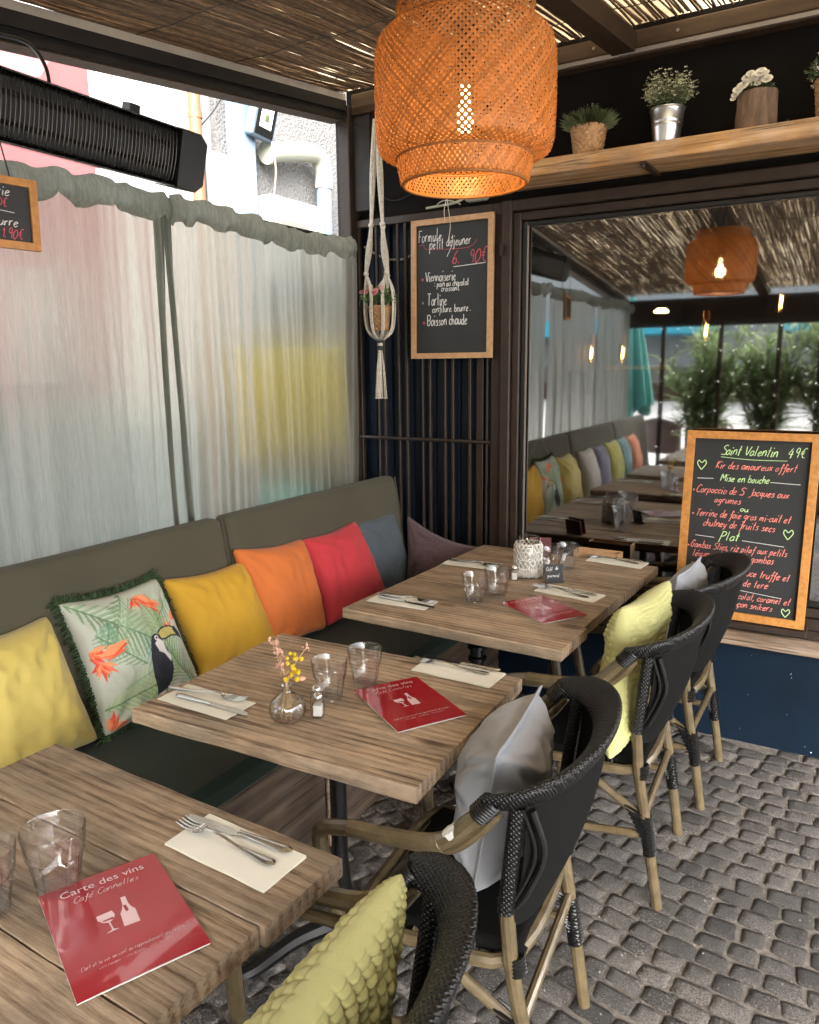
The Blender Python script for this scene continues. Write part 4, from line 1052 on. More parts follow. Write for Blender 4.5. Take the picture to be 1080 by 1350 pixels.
pillow('cushion', bp4(-2.30, -1.885, -1.955, -2.25, .50, .50, .885, .885), .17, M['pale_yellow'], 'pale yellow satin cushion at the left edge of the photo', GB, 1, wr=.009)
# toucan print
def inpoly(x, y, P):
    P = np.array(P); c = np.zeros(len(x), bool); j = len(P) - 1
    for i in range(len(P)):
        m = ((P[i, 1] > y) != (P[j, 1] > y)); xi = (P[j, 0] - P[i, 0]) * (y - P[i, 1]) / (P[j, 1] - P[i, 1] + 1e-12) + P[i, 0]
        c ^= m & (x < xi); j = i
    return c
def toucan(uv):
    x, y = uv[:, 0].copy(), uv[:, 1].copy(); n = len(x)
    c = np.tile(np.array([.47, .50, .42]), (n, 1)) + .06 * np.clip(np.sin(x * 5 - 1) * np.sin(y * 6 + 1), -1, 1)[:, None] * np.array([1, .6, 1.1])
    c += .07 * (np.sin(x * 9 + 2) * np.sin(y * 7))[:, None]
    def mixc(m, col, a=1.0): c[m] = c[m] * (1 - a) + np.array(col) * a
    def frond(x0, y0, ang, L, W, cols, nl=13, dens=.62, curve=.0, a=.9):
        dx, dy = math.cos(ang), math.sin(ang)
        rx, ry = x - x0, y - y0; s = rx * dx + ry * dy; p = -rx * dy + ry * dx - curve * s * s
        for sgn in (-1, 1):
            q = p * sgn; ss = s - q * .95; env = W * np.sin(np.clip(ss / L, 0, 1) * PI) ** .55 * (1 - .25 * ss / L)
            ph = (ss / L * nl) % 1.0
            m = (q > 0) & (q < env) & (ss > 0) & (ss < L) & (ph < dens * (1 - .5 * q / (env + 1e-6)))
            k = cols[0] if sgn < 0 else cols[1]
            mixc(m, k, a)
        mixc((abs(p) < .006) & (s > 0) & (s < L), cols[2], .9)
    G1, G2, G3 = (.17, .28, .15), (.26, .38, .22), (.11, .22, .12)
    frond(.50, .99, -2.2, .55, .15, (G1, G2, G3), 12); frond(.97, .85, -2.6, .5, .13, (G2, G1, G3), 11, a=.7)
    frond(.02, .98, -.62, .80, .20, (G1, G2, G3), 15)
    frond(.30, .60, .95, .42, .10, (G2, (.42, .5, .38), G2), 10, a=.6)
    frond(.75, .30, 1.75, .62, .17, ((.27, .38, .17), (.35, .45, .24), (.2, .3, .15)), 15)
    frond(.35, .08, .75, .55, .16, ((.26, .40, .14), (.36, .50, .22), G3), 14)
    frond(.02, .20, .10, .55, .13, ((.28, .42, .16), (.36, .50, .22), G3), 12)
    frond(.10, .42, 1.2, .40, .10, ((.16, .36, .28), (.24, .42, .34), G3), 9, a=.7)
    frond(.55, .92, -.3, .5, .12, (G2, (.40, .48, .34), G2), 11, a=.6)
    frond(.52, .60, -1.5, .40, .10, ((.14, .34, .28), (.22, .4, .33), G3), 10, a=.75)
    frond(.88, .05, 2.0, .55, .18, (G1, G2, G3), 15, a=.75); frond(.20, .30, .2, .5, .12, ((.30, .42, .26), (.36, .46, .30), G2), 12, a=.6); frond(.45, .42, 2.4, .45, .14, (G2, G1, G3), 12, a=.7)
    def flower(cx_, cy_, r, a0, a1, k):
        rs = random.Random(k)
        for i in range(9):
            a = a0 + (a1 - a0) * i / 8 + rs.uniform(-.1, .1); L = r * rs.uniform(.6, 1.1); w = r * .13
            tx, ty = cx_ + L * math.cos(a), cy_ + L * math.sin(a); mx_, my_ = cx_ + L * .4 * math.cos(a), cy_ + L * .4 * math.sin(a); px, py = -math.sin(a) * w, math.cos(a) * w
            m = inpoly(x, y, [(cx_, cy_), (mx_ + px, my_ + py), (tx, ty), (mx_ - px, my_ - py)])
            mixc(m, [(.72, .06, .03), (.78, .16, .08), (.80, .30, .14)][i % 3], .95)
    flower(.58, .93, .13, -2.2, .0, 1); flower(.62, .93, .24, -1.0, -.6, 2); flower(.03, .62, .15, -1.3, .1, 3); flower(.08, .53, .15, -2.4, -.4, 4); flower(.08, .57, .28, .02, .22, 7)
    flower(.80, .60, .09, 0, 6.0, 5); flower(.86, .66, .14, .2, .8, 6); flower(.04, .03, .16, .2, 1.8, 8)
    # toucan
    D_ = (.028, .030, .042)
    mixc(inpoly(x, y, [(.46, .30), (.50, .44), (.545, .545), (.575, .60), (.62, .61), (.66, .58), (.655, .52), (.685, .46), (.70, .38), (.68, .30), (.63, .22), (.57, .175), (.50, .15), (.46, .17)]), D_)
    mixc(inpoly(x, y, [(.46, .17), (.57, .19), (.545, .12), (.50, .05), (.44, .03), (.425, .07), (.45, .12)]), D_)
    mixc(inpoly(x, y, [(.47, .15), (.55, .17), (.53, .11), (.475, .09)]), (.62, .60, .60))
    mixc(inpoly(x, y, [(.585, .535), (.63, .565), (.668, .53), (.668, .47), (.70, .40), (.685, .36), (.645, .44), (.60, .47)]), (.66, .62, .60))
    mixc(((x - .615) ** 2 + (y - .575) ** 2) < .020 ** 2, (.66, .60, .52)); mixc(((x - .617) ** 2 + (y - .573) ** 2) < .009 ** 2, D_)
    bk = [(.645, .61), (.70, .635), (.80, .63), (.87, .60), (.915, .54), (.925, .485), (.90, .50), (.86, .525), (.78, .545), (.70, .535), (.655, .545)]
    mixc(inpoly(x, y, bk), D_)
    bk2 = [(.655, .60), (.70, .623), (.80, .618), (.865, .588), (.885, .555), (.85, .542), (.78, .558), (.70, .549), (.665, .556)]
    mixc(inpoly(x, y, bk2), (.50, .42, .14))
    mixc(inpoly(x, y, [(.835, .60), (.87, .588), (.905, .54), (.91, .51), (.865, .54), (.84, .56)]), D_)
    c[uv[:, 1] < 0] = (.03, .06, .025)
    return np.concatenate([np.clip(c, 0, 1), np.ones((n, 1))], 1)
def print_mat():
    m, t, b = nt('printed_toucan_cotton'); a = N(t, 'Attribute', attribute_name='print'); t.links.new(a.outputs['Color'], b.inputs['Base Color'])
    b.inputs['Roughness'].default_value = .75; b.inputs['Specular IOR Level'].default_value = .25
    n = N(t, 'TexNoise', Scale=30, Detail=4); t.links.new(coords(t), n.inputs['Vector']); bumpn(t, b, n.outputs['Fac'], .3, .003); return m
M['toucan'] = print_mat()
TC = [(.04, -1.88, .50), (.04, -1.50, .505), (-.05, -1.575, .895), (-.05, -1.925, .905)]
tp = pillow('cushion', TC, .15, M['toucan'], 'palm leaf and toucan print cushion with dark green fringe', GB, 2, n=210, wr=.005, paint=toucan)
g = G(); Pc = [Vector(p) for p in TC]; cc = sum(Pc, Vector()) / 4; offp = tuple(tp.location)
for k in range(4):
    a, b = Pc[k], Pc[(k + 1) % 4]; out = ((a + b) / 2 - cc).normalized(); pl = .10
    for i in range(150):
        u = i / 149 + U(-.003, .003); s = u * 2 - 1; p = a.lerp(b, min(1, max(0, u))) - out * .19 * pl * (1 - s * s); p = p + Vector((U(-.004, .004), 0, 0))
        L = U(.014, .024); d = (out + (b - a).normalized() * U(-.5, .5) + Vector((U(-.3, .5), 0, -.15))).normalized()
        e1, e2 = p + d * L * .6 + Vector((U(-.004, .004),) * 3), p + d * L + Vector((U(-.006, .006),) * 3)
        g.tube([p - d * .004, e1, e2], [.0022, .0024, .0012], 4)
g.v = [sub(v, offp) for v in g.v]; g.build('fringe', M['fringe'], tp, smooth=0, kind='stuff')
pillow('cushion', bp4(-1.50, -1.10, -1.20, -1.565, .50, .505, .862, .885), .15, M['mustard'], 'mustard yellow cushion between the toucan cushion and the orange one', GB, 3)
pillow('cushion', bp4(-1.165, -.83, -.845, -1.245, .51, .50, .872, .915, .04, -.05), .14, M['orange_f'], 'orange cushion between the mustard and the red one', GB, 4)
pillow('cushion', bp4(-.82, -.36, -.49, -.86, .50, .505, .880, .870, .035, -.05), .14, M['red_f'], 'coral red cushion between the orange and the slate blue one', GB, 5)
pillow('cushion', bp4(-.50, -.09, -.14, -.47, .50, .51, .865, .870, -.01, -.075), .12, M['slate_f'], 'slate blue cushion near the corner of the bench', GB, 6)
pillow('cushion', [(.03, -.20, .49), (.46, -.18, .49), (.40, -.10, .72), (-.02, -.10, .835)], .17, M['plum_f'], 'dark plum woven cushion slumped across the corner of the bench', GB, 8, ear=1, sag=.025)
# cushions behind the camera, mirrored in the window
for i, (y, col, w, lab) in enumerate(((-2.60, (.50, .46, .40), .36, 'beige cushion with stripes on the bench, mirrored in the window'), (-2.92, (.20, .19, .25), .34, 'lavender grey cushion on the bench, mirrored in the window'), (-3.28, (.45, .42, .12), .38, 'yellow green cushion on the bench, mirrored in the window'), (-3.58, (.14, .25, .26), .34, 'dusty teal cushion on the bench, mirrored in the window'), (-3.90, (.62, .22, .12), .36, 'salmon orange cushion at the street end of the bench, mirrored in the window'))):
    pillow('cushion', bp4(y - w / 2, y + w / 2, y + w / 2 - .02, y - w / 2 + .02, .50, .50, .88, .88), .14, fabric('cushion_cloth', col), lab, GB, 10 + i, n=24)
# chair cushions
def onchair(ch, pts):
    c, s = math.cos(ch.rotation_euler.z), math.sin(ch.rotation_euler.z); x, y, _ = ch.location
    return [(x + c * a - s * b, y + s * a + c * b, z) for a, b, z in pts]
GC = 'cushions on the rattan armchairs'
pillow('cushion', onchair(chairs[0], [(.035, -.29, .475), (-.02, .10, .465), (.10, .17, .885), (.02, -.15, .875)]), .12, M['lime_f'], 'lime yellow waffle cushion standing upright in the armchair by the long table', GC, 21, n=200, waffle=(26, .0065), wr=.009)
pillow('cushion', onchair(chairs[1], [(-.01, -.13, .46), (-.07, .21, .47), (.045, .19, .825), (.045, -.15, .815)]), .18, M['grey_f'], 'large crumpled pale grey cushion in the armchair with the scuffed arm', GC, 22, n=70, flange=.09, wr=.011)
pillow('cushion', onchair(chairs[2], [(.035, -.24, .46), (.0, .12, .46), (.075, .232, .815), (.085, -.22, .83)]), .13, M['lime_f'], 'bubbly lime yellow cushion in the nearest armchair at the bottom edge', GC, 23, n=200, waffle=((22, 24), .0085), wr=.006)
pillow('cushion', onchair(chairs[3], [(.0, -.18, .47), (-.03, .17, .47), (.06, .16, .83), (.04, -.17, .83)]), .12, M['grey_f'], 'small grey cushion in the furthest armchair in front of the chalkboard', GC, 24, n=50, flange=.09, wr=.010)
# ================================================================ HAND LETTERING (single-stroke alphabet)
# two hex digits per point: x 0-f, y 0-f with baseline 4, x-height 9, ascender e
GL = {'a': (6, '58 39 18 06 14 34 56|59 55 64'), 'b': (6, '0e 07 04|07 29 49 56 44 24 05'), 'c': (5, '58 39 18 06 14 34 45'), 'd': (6, '57 39 18 06 14 34 56|5e 57 54 64'),
 'e': (6, '06 37 58 39 18 06 14 34 55'), 'f': (5, '5c 4e 3d 38 34 20 10|09 59'), 'g': (6, '58 39 18 06 25 45 57|59 53 40 20 11'), 'h': (6, '0e 08 04|06 29 49 56 54'), 'i': (3, '19 14 24|1c 1d'),
 'j': (4, '29 22 10 01|2c 2d'), 'k': (6, '0e 04|59 06 54'), 'l': (4, '1e 16 14 24'), 'm': (9, '09 04|06 29 38 34|36 59 78 74 84'), 'n': (6, '09 04|06 29 49 56 54'), 'o': (6, '39 18 06 14 34 56 58 39'),
 'p': (6, '09 04 00|07 29 49 57 45 24 05'), 'q': (6, '58 39 18 06 25 45 57|59 54 50'), 'r': (5, '09 04|06 29 49'), 's': (5, '48 39 18 27 46 45 34 04'), 't': (5, '2e 26 24 34|0a 4a'),
 'u': (6, '09 05 14 34 57|59 55 64'), 'v': (6, '09 24 59'), 'w': (8, '09 24 48 64 89'), 'x': (6, '09 54|59 04'), 'y': (6, '09 15 35 59|59 32 10'), 'z': (6, '09 59 04 54'),
 'F': (7, '1e 14|0e 7e|19 59'), 'V': (8, '0e 44 8e'), 'T': (8, '0e 8e|4e 34'), 'B': (8, '0e 04|0e 5e 7c 59 19|59 77 55 44 04'), 'S': (7, '7d 5e 2d 1b 59 77 64 34 04'), 'K': (7, '1e 04|7e 19 64'),
 'C': (7, '7c 5e 2d 08 15 44 75'), 'G': (8, '7c 5e 2d 08 15 44 66 69 49'), 'J': (6, '6e 65 42 11'), 'P': (7, '1e 00|0e 5e 7c 59 18'), 'M': (10, '04 1e 58 9e a4'), 'L': (6, '1e 04 54'),
 'A': (8, '04 4e 74|29 69'), '6': (6, '5e 2b 06 14 44 57 38 17'), '9': (6, '5b 39 1b 2e 4e 5b 54'), '0': (6, '3e 0a 14 34 68 5d 3e'), '4': (6, '3e 07 67|4b 42'), '1': (3, '0b 2e 24'), '5': (6, '5e 1e 19 48 56 34 04'),
 '€': (7, '6d 4e 2b 27 44 64|0a 4a|08 48'), '.': (2, '04 05'), ',': (2, '15 02'), ':': (2, '05 06|09 0a'), '-': (4, '07 37'), '+': (5, '08 48|2a 26'), "'": (2, '1e 0b'), ' ': (4, ''), '^': (2, '0d 1e')}
GL['é'] = (6, GL['e'][1] + '|3b 5d'); GL['ç'] = (5, GL['c'][1] + '|34 22 11')
def lettering(txt, x, y, size, wid, z=0, slant=.12, jit=.35, seed=0, squeeze=1.0, rise=0):
    """returns G of ribbons lying in local XY, size = x-height step unit"""
    rs = random.Random(hash(len(txt) * 7 + seed) & 255); g = G(); u = size / 10; X = x
    for ch in txt:
        w, st = GL.get(ch, GL[' '])
        dy = rs.uniform(-jit, jit) * u + rise * (X - x); k = rs.uniform(.92, 1.08)
        if st:
            for s in st.split('|'):
                P = []
                for q in s.split():
                    a, b = int(q[0], 16), int(q[1], 16) - 4
                    P.append(Vector((X + (a * squeeze + b * slant) * u * k, y + dy + b * u * k, z)))
                C = cr(P, 4) if len(P) > 2 else P
                ww = wid * rs.uniform(.8, 1.2); n0 = len(g.v)
                for i, p in enumerate(C):
                    t = (C[min(i + 1, len(C) - 1)] - C[max(i - 1, 0)]); 
                    if t.length < 1e-9: t = Vector((1, 0, 0))
                    t.normalize(); nn = Vector((-t.y, t.x, 0)) * ww / 2
                    g.v += [tuple(p + nn), tuple(p - nn)]
                for i in range(len(C) - 1): a = n0 + i * 2; g.f.append((a, a + 1, a + 3, a + 2))
        X += (w + 1.3) * u * squeeze * rs.uniform(.95, 1.05)
    return g, X
def line(g, pts, wid, z=0):
    P = [Vector((a, b, z)) for a, b in pts]; C = cr(P, 5) if len(P) > 2 else P; n0 = len(g.v)
    for i, p in enumerate(C):
        t = (C[min(i + 1, len(C) - 1)] - C[max(i - 1, 0)]).normalized(); nn = Vector((-t.y, t.x, 0)) * wid / 2; g.v += [tuple(p + nn), tuple(p - nn)]
    for i in range(len(C) - 1): a = n0 + i * 2; g.f.append((a, a + 1, a + 3, a + 2))
def board(name, W, H, fw, fm, label, items, extra=None, fd=.014):
    """local: x right, y up, z toward the reader; origin bottom centre"""
    t = thing(name, (0, 0, 0), label, 'chalkboard', world=False)
    G().box(-W / 2 + fw * .6, W / 2 - fw * .6, fw * .6, H - fw * .6, -.002, .004).build('slate', M['slate'], t, smooth=0)
    G().box(-W / 2 + fw * .7, W / 2 - fw * .7, fw * .7, H - fw * .7, -.005, -.0022).build('backing', M['frame_wood'], t, smooth=0)
    for s in (-1, 1):
        G().poly([(s * W / 2, 0), (s * W / 2, H), (s * (W / 2 - fw), H - fw), (s * (W / 2 - fw), fw)][::s], -.004, fd).build('frame_side', fm, t, smooth=0)
    G().poly([(-W / 2, 0), (W / 2, 0), (W / 2 - fw, fw), (-W / 2 + fw, fw)], -.004, fd).build('frame_side', fm, t, smooth=0)
    G().poly([(-W / 2, H), (-W / 2 + fw, H - fw), (W / 2 - fw, H - fw), (W / 2, H)], -.004, fd).build('frame_side', fm, t, smooth=0)
    for i, (txt, x, y, size, wid, mk, kw) in enumerate(items):
        g, X = lettering(txt, x, y, size, wid, .0052 + i * .00002, seed=i, **kw); g.build('chalk_lettering', M[mk], t, smooth=0)
    if extra:
        for mk, pts, w in extra:
            g = G(); line(g, pts, w, .0062); g.build('chalk_line', M[mk], t, smooth=0)
    return t
def stand(o, loc, tilt=0, rz=0):
    o.matrix_world = Matrix.Translation(loc) @ Matrix.Rotation(rz, 4, 'Z') @ Matrix.Rotation(PI / 2 - tilt, 4, 'X'); return o
def heart(cx, cy, s): return [(cx, cy - s), (cx - s * .75, cy + s * .1), (cx - s * .55, cy + s * .8), (cx, cy + s * .35), (cx + s * .55, cy + s * .85), (cx + s * .8, cy + s * .2), (cx + s * .05, cy - s * .95)]
# breakfast board hung on the grille: 0.40 x 0.60
K = dict(squeeze=.85)
b1 = board('chalkboard', .405, .605, .024, M['frame_wood'], 'breakfast menu chalkboard in a pale wooden frame hanging on the grille', [
    ('Formule', -.168, .512, .050, .0034, 'chalk_white', dict(squeeze=.46, slant=.05)), ('petit', -.110, .478, .044, .0032, 'chalk_white', dict(squeeze=.52, slant=.05)), ('déjeuner', -.025, .486, .043, .0032, 'chalk_white', dict(squeeze=.52, slant=.05)),
    ('6.  90€', .005, .408, .056, .0034, 'chalk_red', dict(squeeze=.70, slant=.15)),
    ('Viennoiserie', -.130, .340, .042, .0034, 'chalk_white', dict(squeeze=.47, slant=.0)), (': pain au chocolat', -.085, .315, .027, .0029, 'chalk_white', dict(squeeze=.56, slant=.05)), ('croissant.', -.050, .294, .026, .0029, 'chalk_white', dict(squeeze=.60, slant=.05)),
    ('Tartine', -.120, .234, .050, .0036, 'chalk_white', dict(squeeze=.43, slant=.0)), ('confiture. beurre .', -.095, .204, .032, .0032, 'chalk_white', dict(squeeze=.52, slant=.05)),
    ('Boisson chaude', -.120, .148, .044, .0036, 'chalk_white', dict(squeeze=.48, slant=.0))],
    [('chalk_white', [(.010, .395), (.165, .402)], .003), ('chalk_red', [(-.165, .495), (-.14, .50), (-.12, .478), (.05, .470), (.10, .478), (.125, .50)], .0016), ('chalk_red', [(-.150, .352), (-.146, .349), (-.15, .346)], .010), ('chalk_grey', [(-.148, .250), (-.144, .247), (-.148, .244)], .010), ('chalk_red', [(-.142, .162), (-.138, .159), (-.142, .156)], .010),
     ('chalk_white', [(.005, .53), (.003, .49), (-.022, .44)], .0028)])
stand(b1, (.188, -.036, 1.560), R(1.0))
st = G().tube(cr([(.165, -.052, 2.145), (.166, -.060, 2.19), (.176, -.055, 2.235), (.186, -.058, 2.19), (.190, -.052, 2.150), (.192, -.054, 2.11), (.182, -.054, 2.06)], 6), .0016, 5).build('hanging_string', M['rope']); tag(st, 'string loop holding the breakfast chalkboard', 'string')
# Saint Valentin board 0.46 x 0.70
b2 = board('chalkboard', .462, .715, .029, M['board_frame'], 'Saint Valentin menu chalkboard in an orange wooden frame standing on the window sill', [
    ('Saint Valentin', -.105, .628, .034, .0030, 'chalk_green', dict(squeeze=.62, slant=.3)), ('49€', .125, .630, .032, .0030, 'chalk_green', dict(squeeze=.80, slant=.3)),
    ('Kir des amoureux offert', -.120, .575, .027, .0026, 'chalk_coral', dict(squeeze=.66, slant=.3)), ('Mise en bouche', -.100, .527, .027, .0026, 'chalk_green', dict(squeeze=.66, slant=.25)),
    ('Carpaccio de S^ Jacques aux', -.185, .478, .027, .0026, 'chalk_coral', dict(squeeze=.68, slant=.3)), ('agrumes', -.115, .443, .025, .0026, 'chalk_coral', dict(squeeze=.72, slant=.3)), ('ou', -.020, .416, .020, .0026, 'chalk_green', dict(squeeze=1.0)),
    ('Terrine de foie gras mi-cuit et', -.180, .387, .027, .0026, 'chalk_coral', dict(squeeze=.62, slant=.3)), ('chutney de fruits secs', -.150, .350, .027, .0026, 'chalk_coral', dict(squeeze=.66, slant=.3)),
    ('Plat', -.085, .302, .032, .0028, 'chalk_green', dict(squeeze=.80, slant=.3)), ('Gambas Sties, riz pilaf aux petits', -.190, .262, .026, .0026, 'chalk_coral', dict(squeeze=.60, slant=.3)), ('légumes, bisque de gambas', -.180, .228, .026, .0026, 'chalk_coral', dict(squeeze=.66, slant=.3)),
    ('T', -.190, .172, .028, .0026, 'chalk_coral', dict(squeeze=.66, slant=.3)), ('uce truffe et', .020, .172, .027, .0026, 'chalk_coral', dict(squeeze=.66, slant=.3)), ('s de tere', -.010, .133, .027, .0026, 'chalk_coral', dict(squeeze=.68, slant=.3)),
    ('au chocolat, caramel et', -.070, .082, .025, .0025, 'chalk_coral', dict(squeeze=.66, slant=.3)), ('tes façon snikers', -.070, .050, .025, .0025, 'chalk_coral', dict(squeeze=.70, slant=.3))],
    [('chalk_green', [(-.105, .618), (.0, .612), (.125, .614)], .002), ('chalk_white', [(-.185, .532), (-.125, .534)], .002), ('chalk_white', [(.075, .532), (.175, .530)], .002), ('chalk_white', [(-.175, .310), (-.105, .307)], .002), ('chalk_white', [(-.005, .305), (.14, .297)], .0022),
     ('chalk_white', [(-.050, .118), (.145, .103)], .0018), ('chalk_green', heart(-.172, .585, .020), .0032), ('chalk_green', heart(.150, .345, .020), .0032), ('chalk_green', heart(.165, .052, .017), .003),
     ('chalk_coral', [(-.196, .488), (-.192, .486), (-.196, .484)], .005), ('chalk_coral', [(-.192, .396), (-.188, .394), (-.192, .392)], .005), ('chalk_coral', [(-.200, .270), (-.196, .268), (-.20, .266)], .005), ('chalk_coral', [(-.205, .180), (-.201, .178), (-.205, .176)], .005)], fd=.018)
stand(b2, (1.4585, -.105, .560), R(5.5), R(-1))
pl_ = G().box(1.22, 1.70, -.14, -.046, .533, .557, .003).build('ledge_board', M['brown_metal'], smooth=0); tag(pl_, 'dark narrow board on the sill carrying the Saint Valentin chalkboard', 'board')
# small board at the left, hung from the heater
b3 = board('chalkboard', .30, .165, .018, M['board_frame'], 'small chalkboard with a brown frame hanging at the left edge under the heater', [
    ('iserie', .030, .122, .022, .0022, 'chalk_white', dict(squeeze=.75, slant=.2)), ('50€', .045, .096, .020, .0018, 'chalk_red', dict(squeeze=.8, slant=.2)),
    ('+ beurre', .015, .053, .022, .0022, 'chalk_white', dict(squeeze=.75, slant=.2)), ('ure', .015, .027, .022, .0022, 'chalk_white', dict(squeeze=.75, slant=.2)), ('1.90€', .062, .025, .022, .0020, 'chalk_red', dict(squeeze=.75, slant=.2))],
    [('chalk_white', [(.035, .088), (.095, .084)], .0016)], fd=.012)
b3.matrix_world = Matrix.Translation((-.02, -2.055, 1.823)) @ Matrix.Rotation(R(78), 4, 'Z') @ Matrix.Rotation(PI / 2, 4, 'X') @ Matrix.Rotation(R(-1), 4, 'Z')
for y, l in ((-1.96, 'right'), (-2.16, 'left')):
    o = G().tube([(-.02 + (y + 2.055) * .2, y, 1.985), (-.035, y, 2.10)], .002, 5).build('hanging_wire', M['black']); tag(o, 'thin wire holding up the %s end of the small chalkboard' % l, 'wire')

# ================================================================ HEATER
ht = thing('patio_heater', (-.10, -1.6, 2.1), 'long black infrared heater hanging over the curtain at top left', 'heater', world=True)
HM = Matrix.Translation((-.125, -1.62, 2.185)) @ Matrix.Rotation(R(1.5), 4, 'Z') @ Matrix.Rotation(R(14), 4, 'Y')
# local y along the bar, x out to the reader, z up
def hsec(g, ya, yb, x0, x1, z0, z1, cut=.03):
    P = [(x0, z0), (x1 - .012, z0 - .0), (x1, z0 + .015), (x1, z1 - .015), (x1 - .012, z1), (x0, z1)]
    n = len(P); g.add([(x, ya, z) for x, z in P] + [(x, yb, z) for x, z in P], [tuple(range(n)), tuple(range(n, 2 * n))[::-1]] + [(i, n + i, n + (i + 1) % n, (i + 1) % n) for i in range(n)])
g = G(); hsec(g, -.52, .30, -.06, .005, -.085, .085); g.xf(HM).build('housing', M['black'], ht, smooth=0)
for (ya, yb, n_) in ((.302, .420, 'end_cap'), (-.64, -.522, 'end_cap')):
    g = G(); P = [(-.088, ya), (.088, ya), (.088, yb - .03), (.065, yb), (-.065, yb), (-.088, yb - .03)]
    if n_ and ya < 0: P = [(-.088, yb), (.088, yb), (.088, ya + .03), (.065, ya), (-.065, ya), (-.088, ya + .03)]
    g.add([(-.065, y, z) for z, y in P] + [(.026, y, z) for z, y in P] + [(.036, ya + (y - ya) * .93 if ya > 0 else yb + (y - yb) * .93, z * .93) for z, y in P], [tuple(range(6)), tuple(range(12, 18))] + [(l * 6 + i, l * 6 + (i + 1) % 6, (l + 1) * 6 + (i + 1) % 6, (l + 1) * 6 + i) for l in range(2) for i in range(6)])
    g.xf(HM).build(n_, M['black'], ht, smooth=0)
for s in (-1, 1): G().box(-.06, .030, -.5195, .2995, s * .086 - .006 * (s > 0), s * .086 + .006 * (s < 0), .002).xf(HM).build('edge_rail', M['black_gloss'], ht, smooth=0)
slat = None
for k in range(62):
    y = -.512 + k * .0131
    g = G(); g.tube(cr([(.010, y, -.078), (.026, y, -.066), (.033, y, 0), (.026, y, .066), (.010, y, .078)], 3), .0026, 5); g.xf(HM).build('guard_wire', M['dark_steel'], ht, smooth=180)
for z in (-.035, .035): G().tube([(.0095, -.5, z), (.0095, .28, z)], .007, 8).xf(HM).build('heating_tube', M['dark_steel'], ht)
for y in (-.35, .2): G().box(-.10, -.061, y - .02, y + .02, -.02, .12, .003).xf(HM).build('bracket', M['black'], ht, smooth=0)
cb = G().tube(cr([(-.15, -1.72, 2.25), (-.165, -1.715, 2.33), (-.20, -1.735, 2.39), (-.27, -1.78, 2.415), (-.335, -1.84, 2.43)], 6), .0055, 6).build('heater_cable', M['black']); tag(cb, 'black cable curving up from the heater to the eaves beam', 'cable')
jb = G().box(-.345, -.285, -2.0, -1.815, 2.345, 2.385, .012).build('junction_box', M['dark_metal'], smooth=0); tag(jb, 'grey junction box under the eaves beam at the top left edge', 'box')

# ================================================================ PENDANT LAMP
LX, LY = 1.037, -1.600
lamp = thing('pendant_lamp', (LX, LY, 1.90), 'large lit woven bamboo pendant lamp hanging over the tables', 'lamp')
PROF = [(.131, 1.911), (.136, 1.914), (.141, 1.938), (.143, 1.961), (.164, 1.965), (.180, 1.974), (.1865, 1.998), (.188, 2.05), (.188, 2.12), (.1865, 2.164), (.180, 2.186), (.166, 2.199), (.150, 2.205), (.143, 2.210), (.141, 2.235), (.139, 2.250)]
def profr(t, P=PROF):
    L = [0]
    for i in range(1, len(P)): L.append(L[-1] + math.hypot(P[i][0] - P[i - 1][0], P[i][1] - P[i - 1][1]))
    s = t * L[-1]; i = 1
    while i < len(P) - 1 and L[i] < s: i += 1
    k = (s - L[i - 1]) / (L[i] - L[i - 1]); return P[i - 1][0] + (P[i][0] - P[i - 1][0]) * k, P[i - 1][1] + (P[i][1] - P[i - 1][1]) * k
TAB = [profr(i / 64) for i in range(65)]
def shell(nst, half, shrink, seed, turn, mname, pname):
    rs = random.Random(seed); g = G()
    for d in (-1, 1):
        for i in range(nst):
            a0 = 2 * PI * (i + rs.uniform(-.05, .05)) / nst; w = half * rs.uniform(.92, 1.08); ph = i % 2 * PI; n0 = len(g.v); skew = rs.uniform(-.003, .003)
            for k in range(65):
                r, z = TAB[k]; t = k / 64; a = a0 + d * (turn + skew) * t; r = r - shrink + d * .0011 + .0009 * math.sin(k * 2.2 + ph)
                # strip keeps its width across its own direction
                da = w / .20 * 1.15
                g.v += [(LX + r * math.cos(a - da), LY + r * math.sin(a - da), z), (LX + r * math.cos(a + da), LY + r * math.sin(a + da), z)]
            for k in range(64): q = n0 + k * 2; g.f.append((q, q + 1, q + 3, q + 2))
    g.build(pname, M[mname], lamp, smooth=180, kind='stuff')
def lampmat(name, c, tf):
    m, t, b = nt(name); t.nodes.remove(b); out = t.nodes['Material Output']
    ge = N(t, 'NewGeometry'); mr = N(t, 'MapRange'); mr.inputs['To Min'].default_value = .70; mr.inputs['To Max'].default_value = 1.15; t.links.new(ge.outputs['Random Per Island'], mr.inputs[0])
    vs = N(t, 'VectorMath', operation='SCALE'); vs.inputs[0].default_value = c; t.links.new(mr.outputs[0], vs.inputs['Scale'])
    df = N(t, 'BsdfDiffuse'); tl = N(t, 'BsdfTranslucent'); gl = N(t, 'BsdfGlossy', Roughness=.35, Color=(.6, .5, .4, 1)); t.links.new(vs.outputs[0], df.inputs[0]); t.links.new(vs.outputs[0], tl.inputs[0])
    a = N(t, 'MixShader'); a.inputs[0].default_value = tf; t.links.new(df.outputs[0], a.inputs[1]); t.links.new(tl.outputs[0], a.inputs[2])
    z = N(t, 'MixShader'); z.inputs[0].default_value = .05; t.links.new(a.outputs[0], z.inputs[1]); t.links.new(gl.outputs[0], z.inputs[2]); t.links.new(z.outputs[0], out.inputs[0]); return m
M['bamboo_strip'] = lampmat('bamboo_strip_outer', (.44, .19, .062), .33); M['bamboo_inner'] = lampmat('bamboo_strip_inner', (.82, .46, .14), .6)
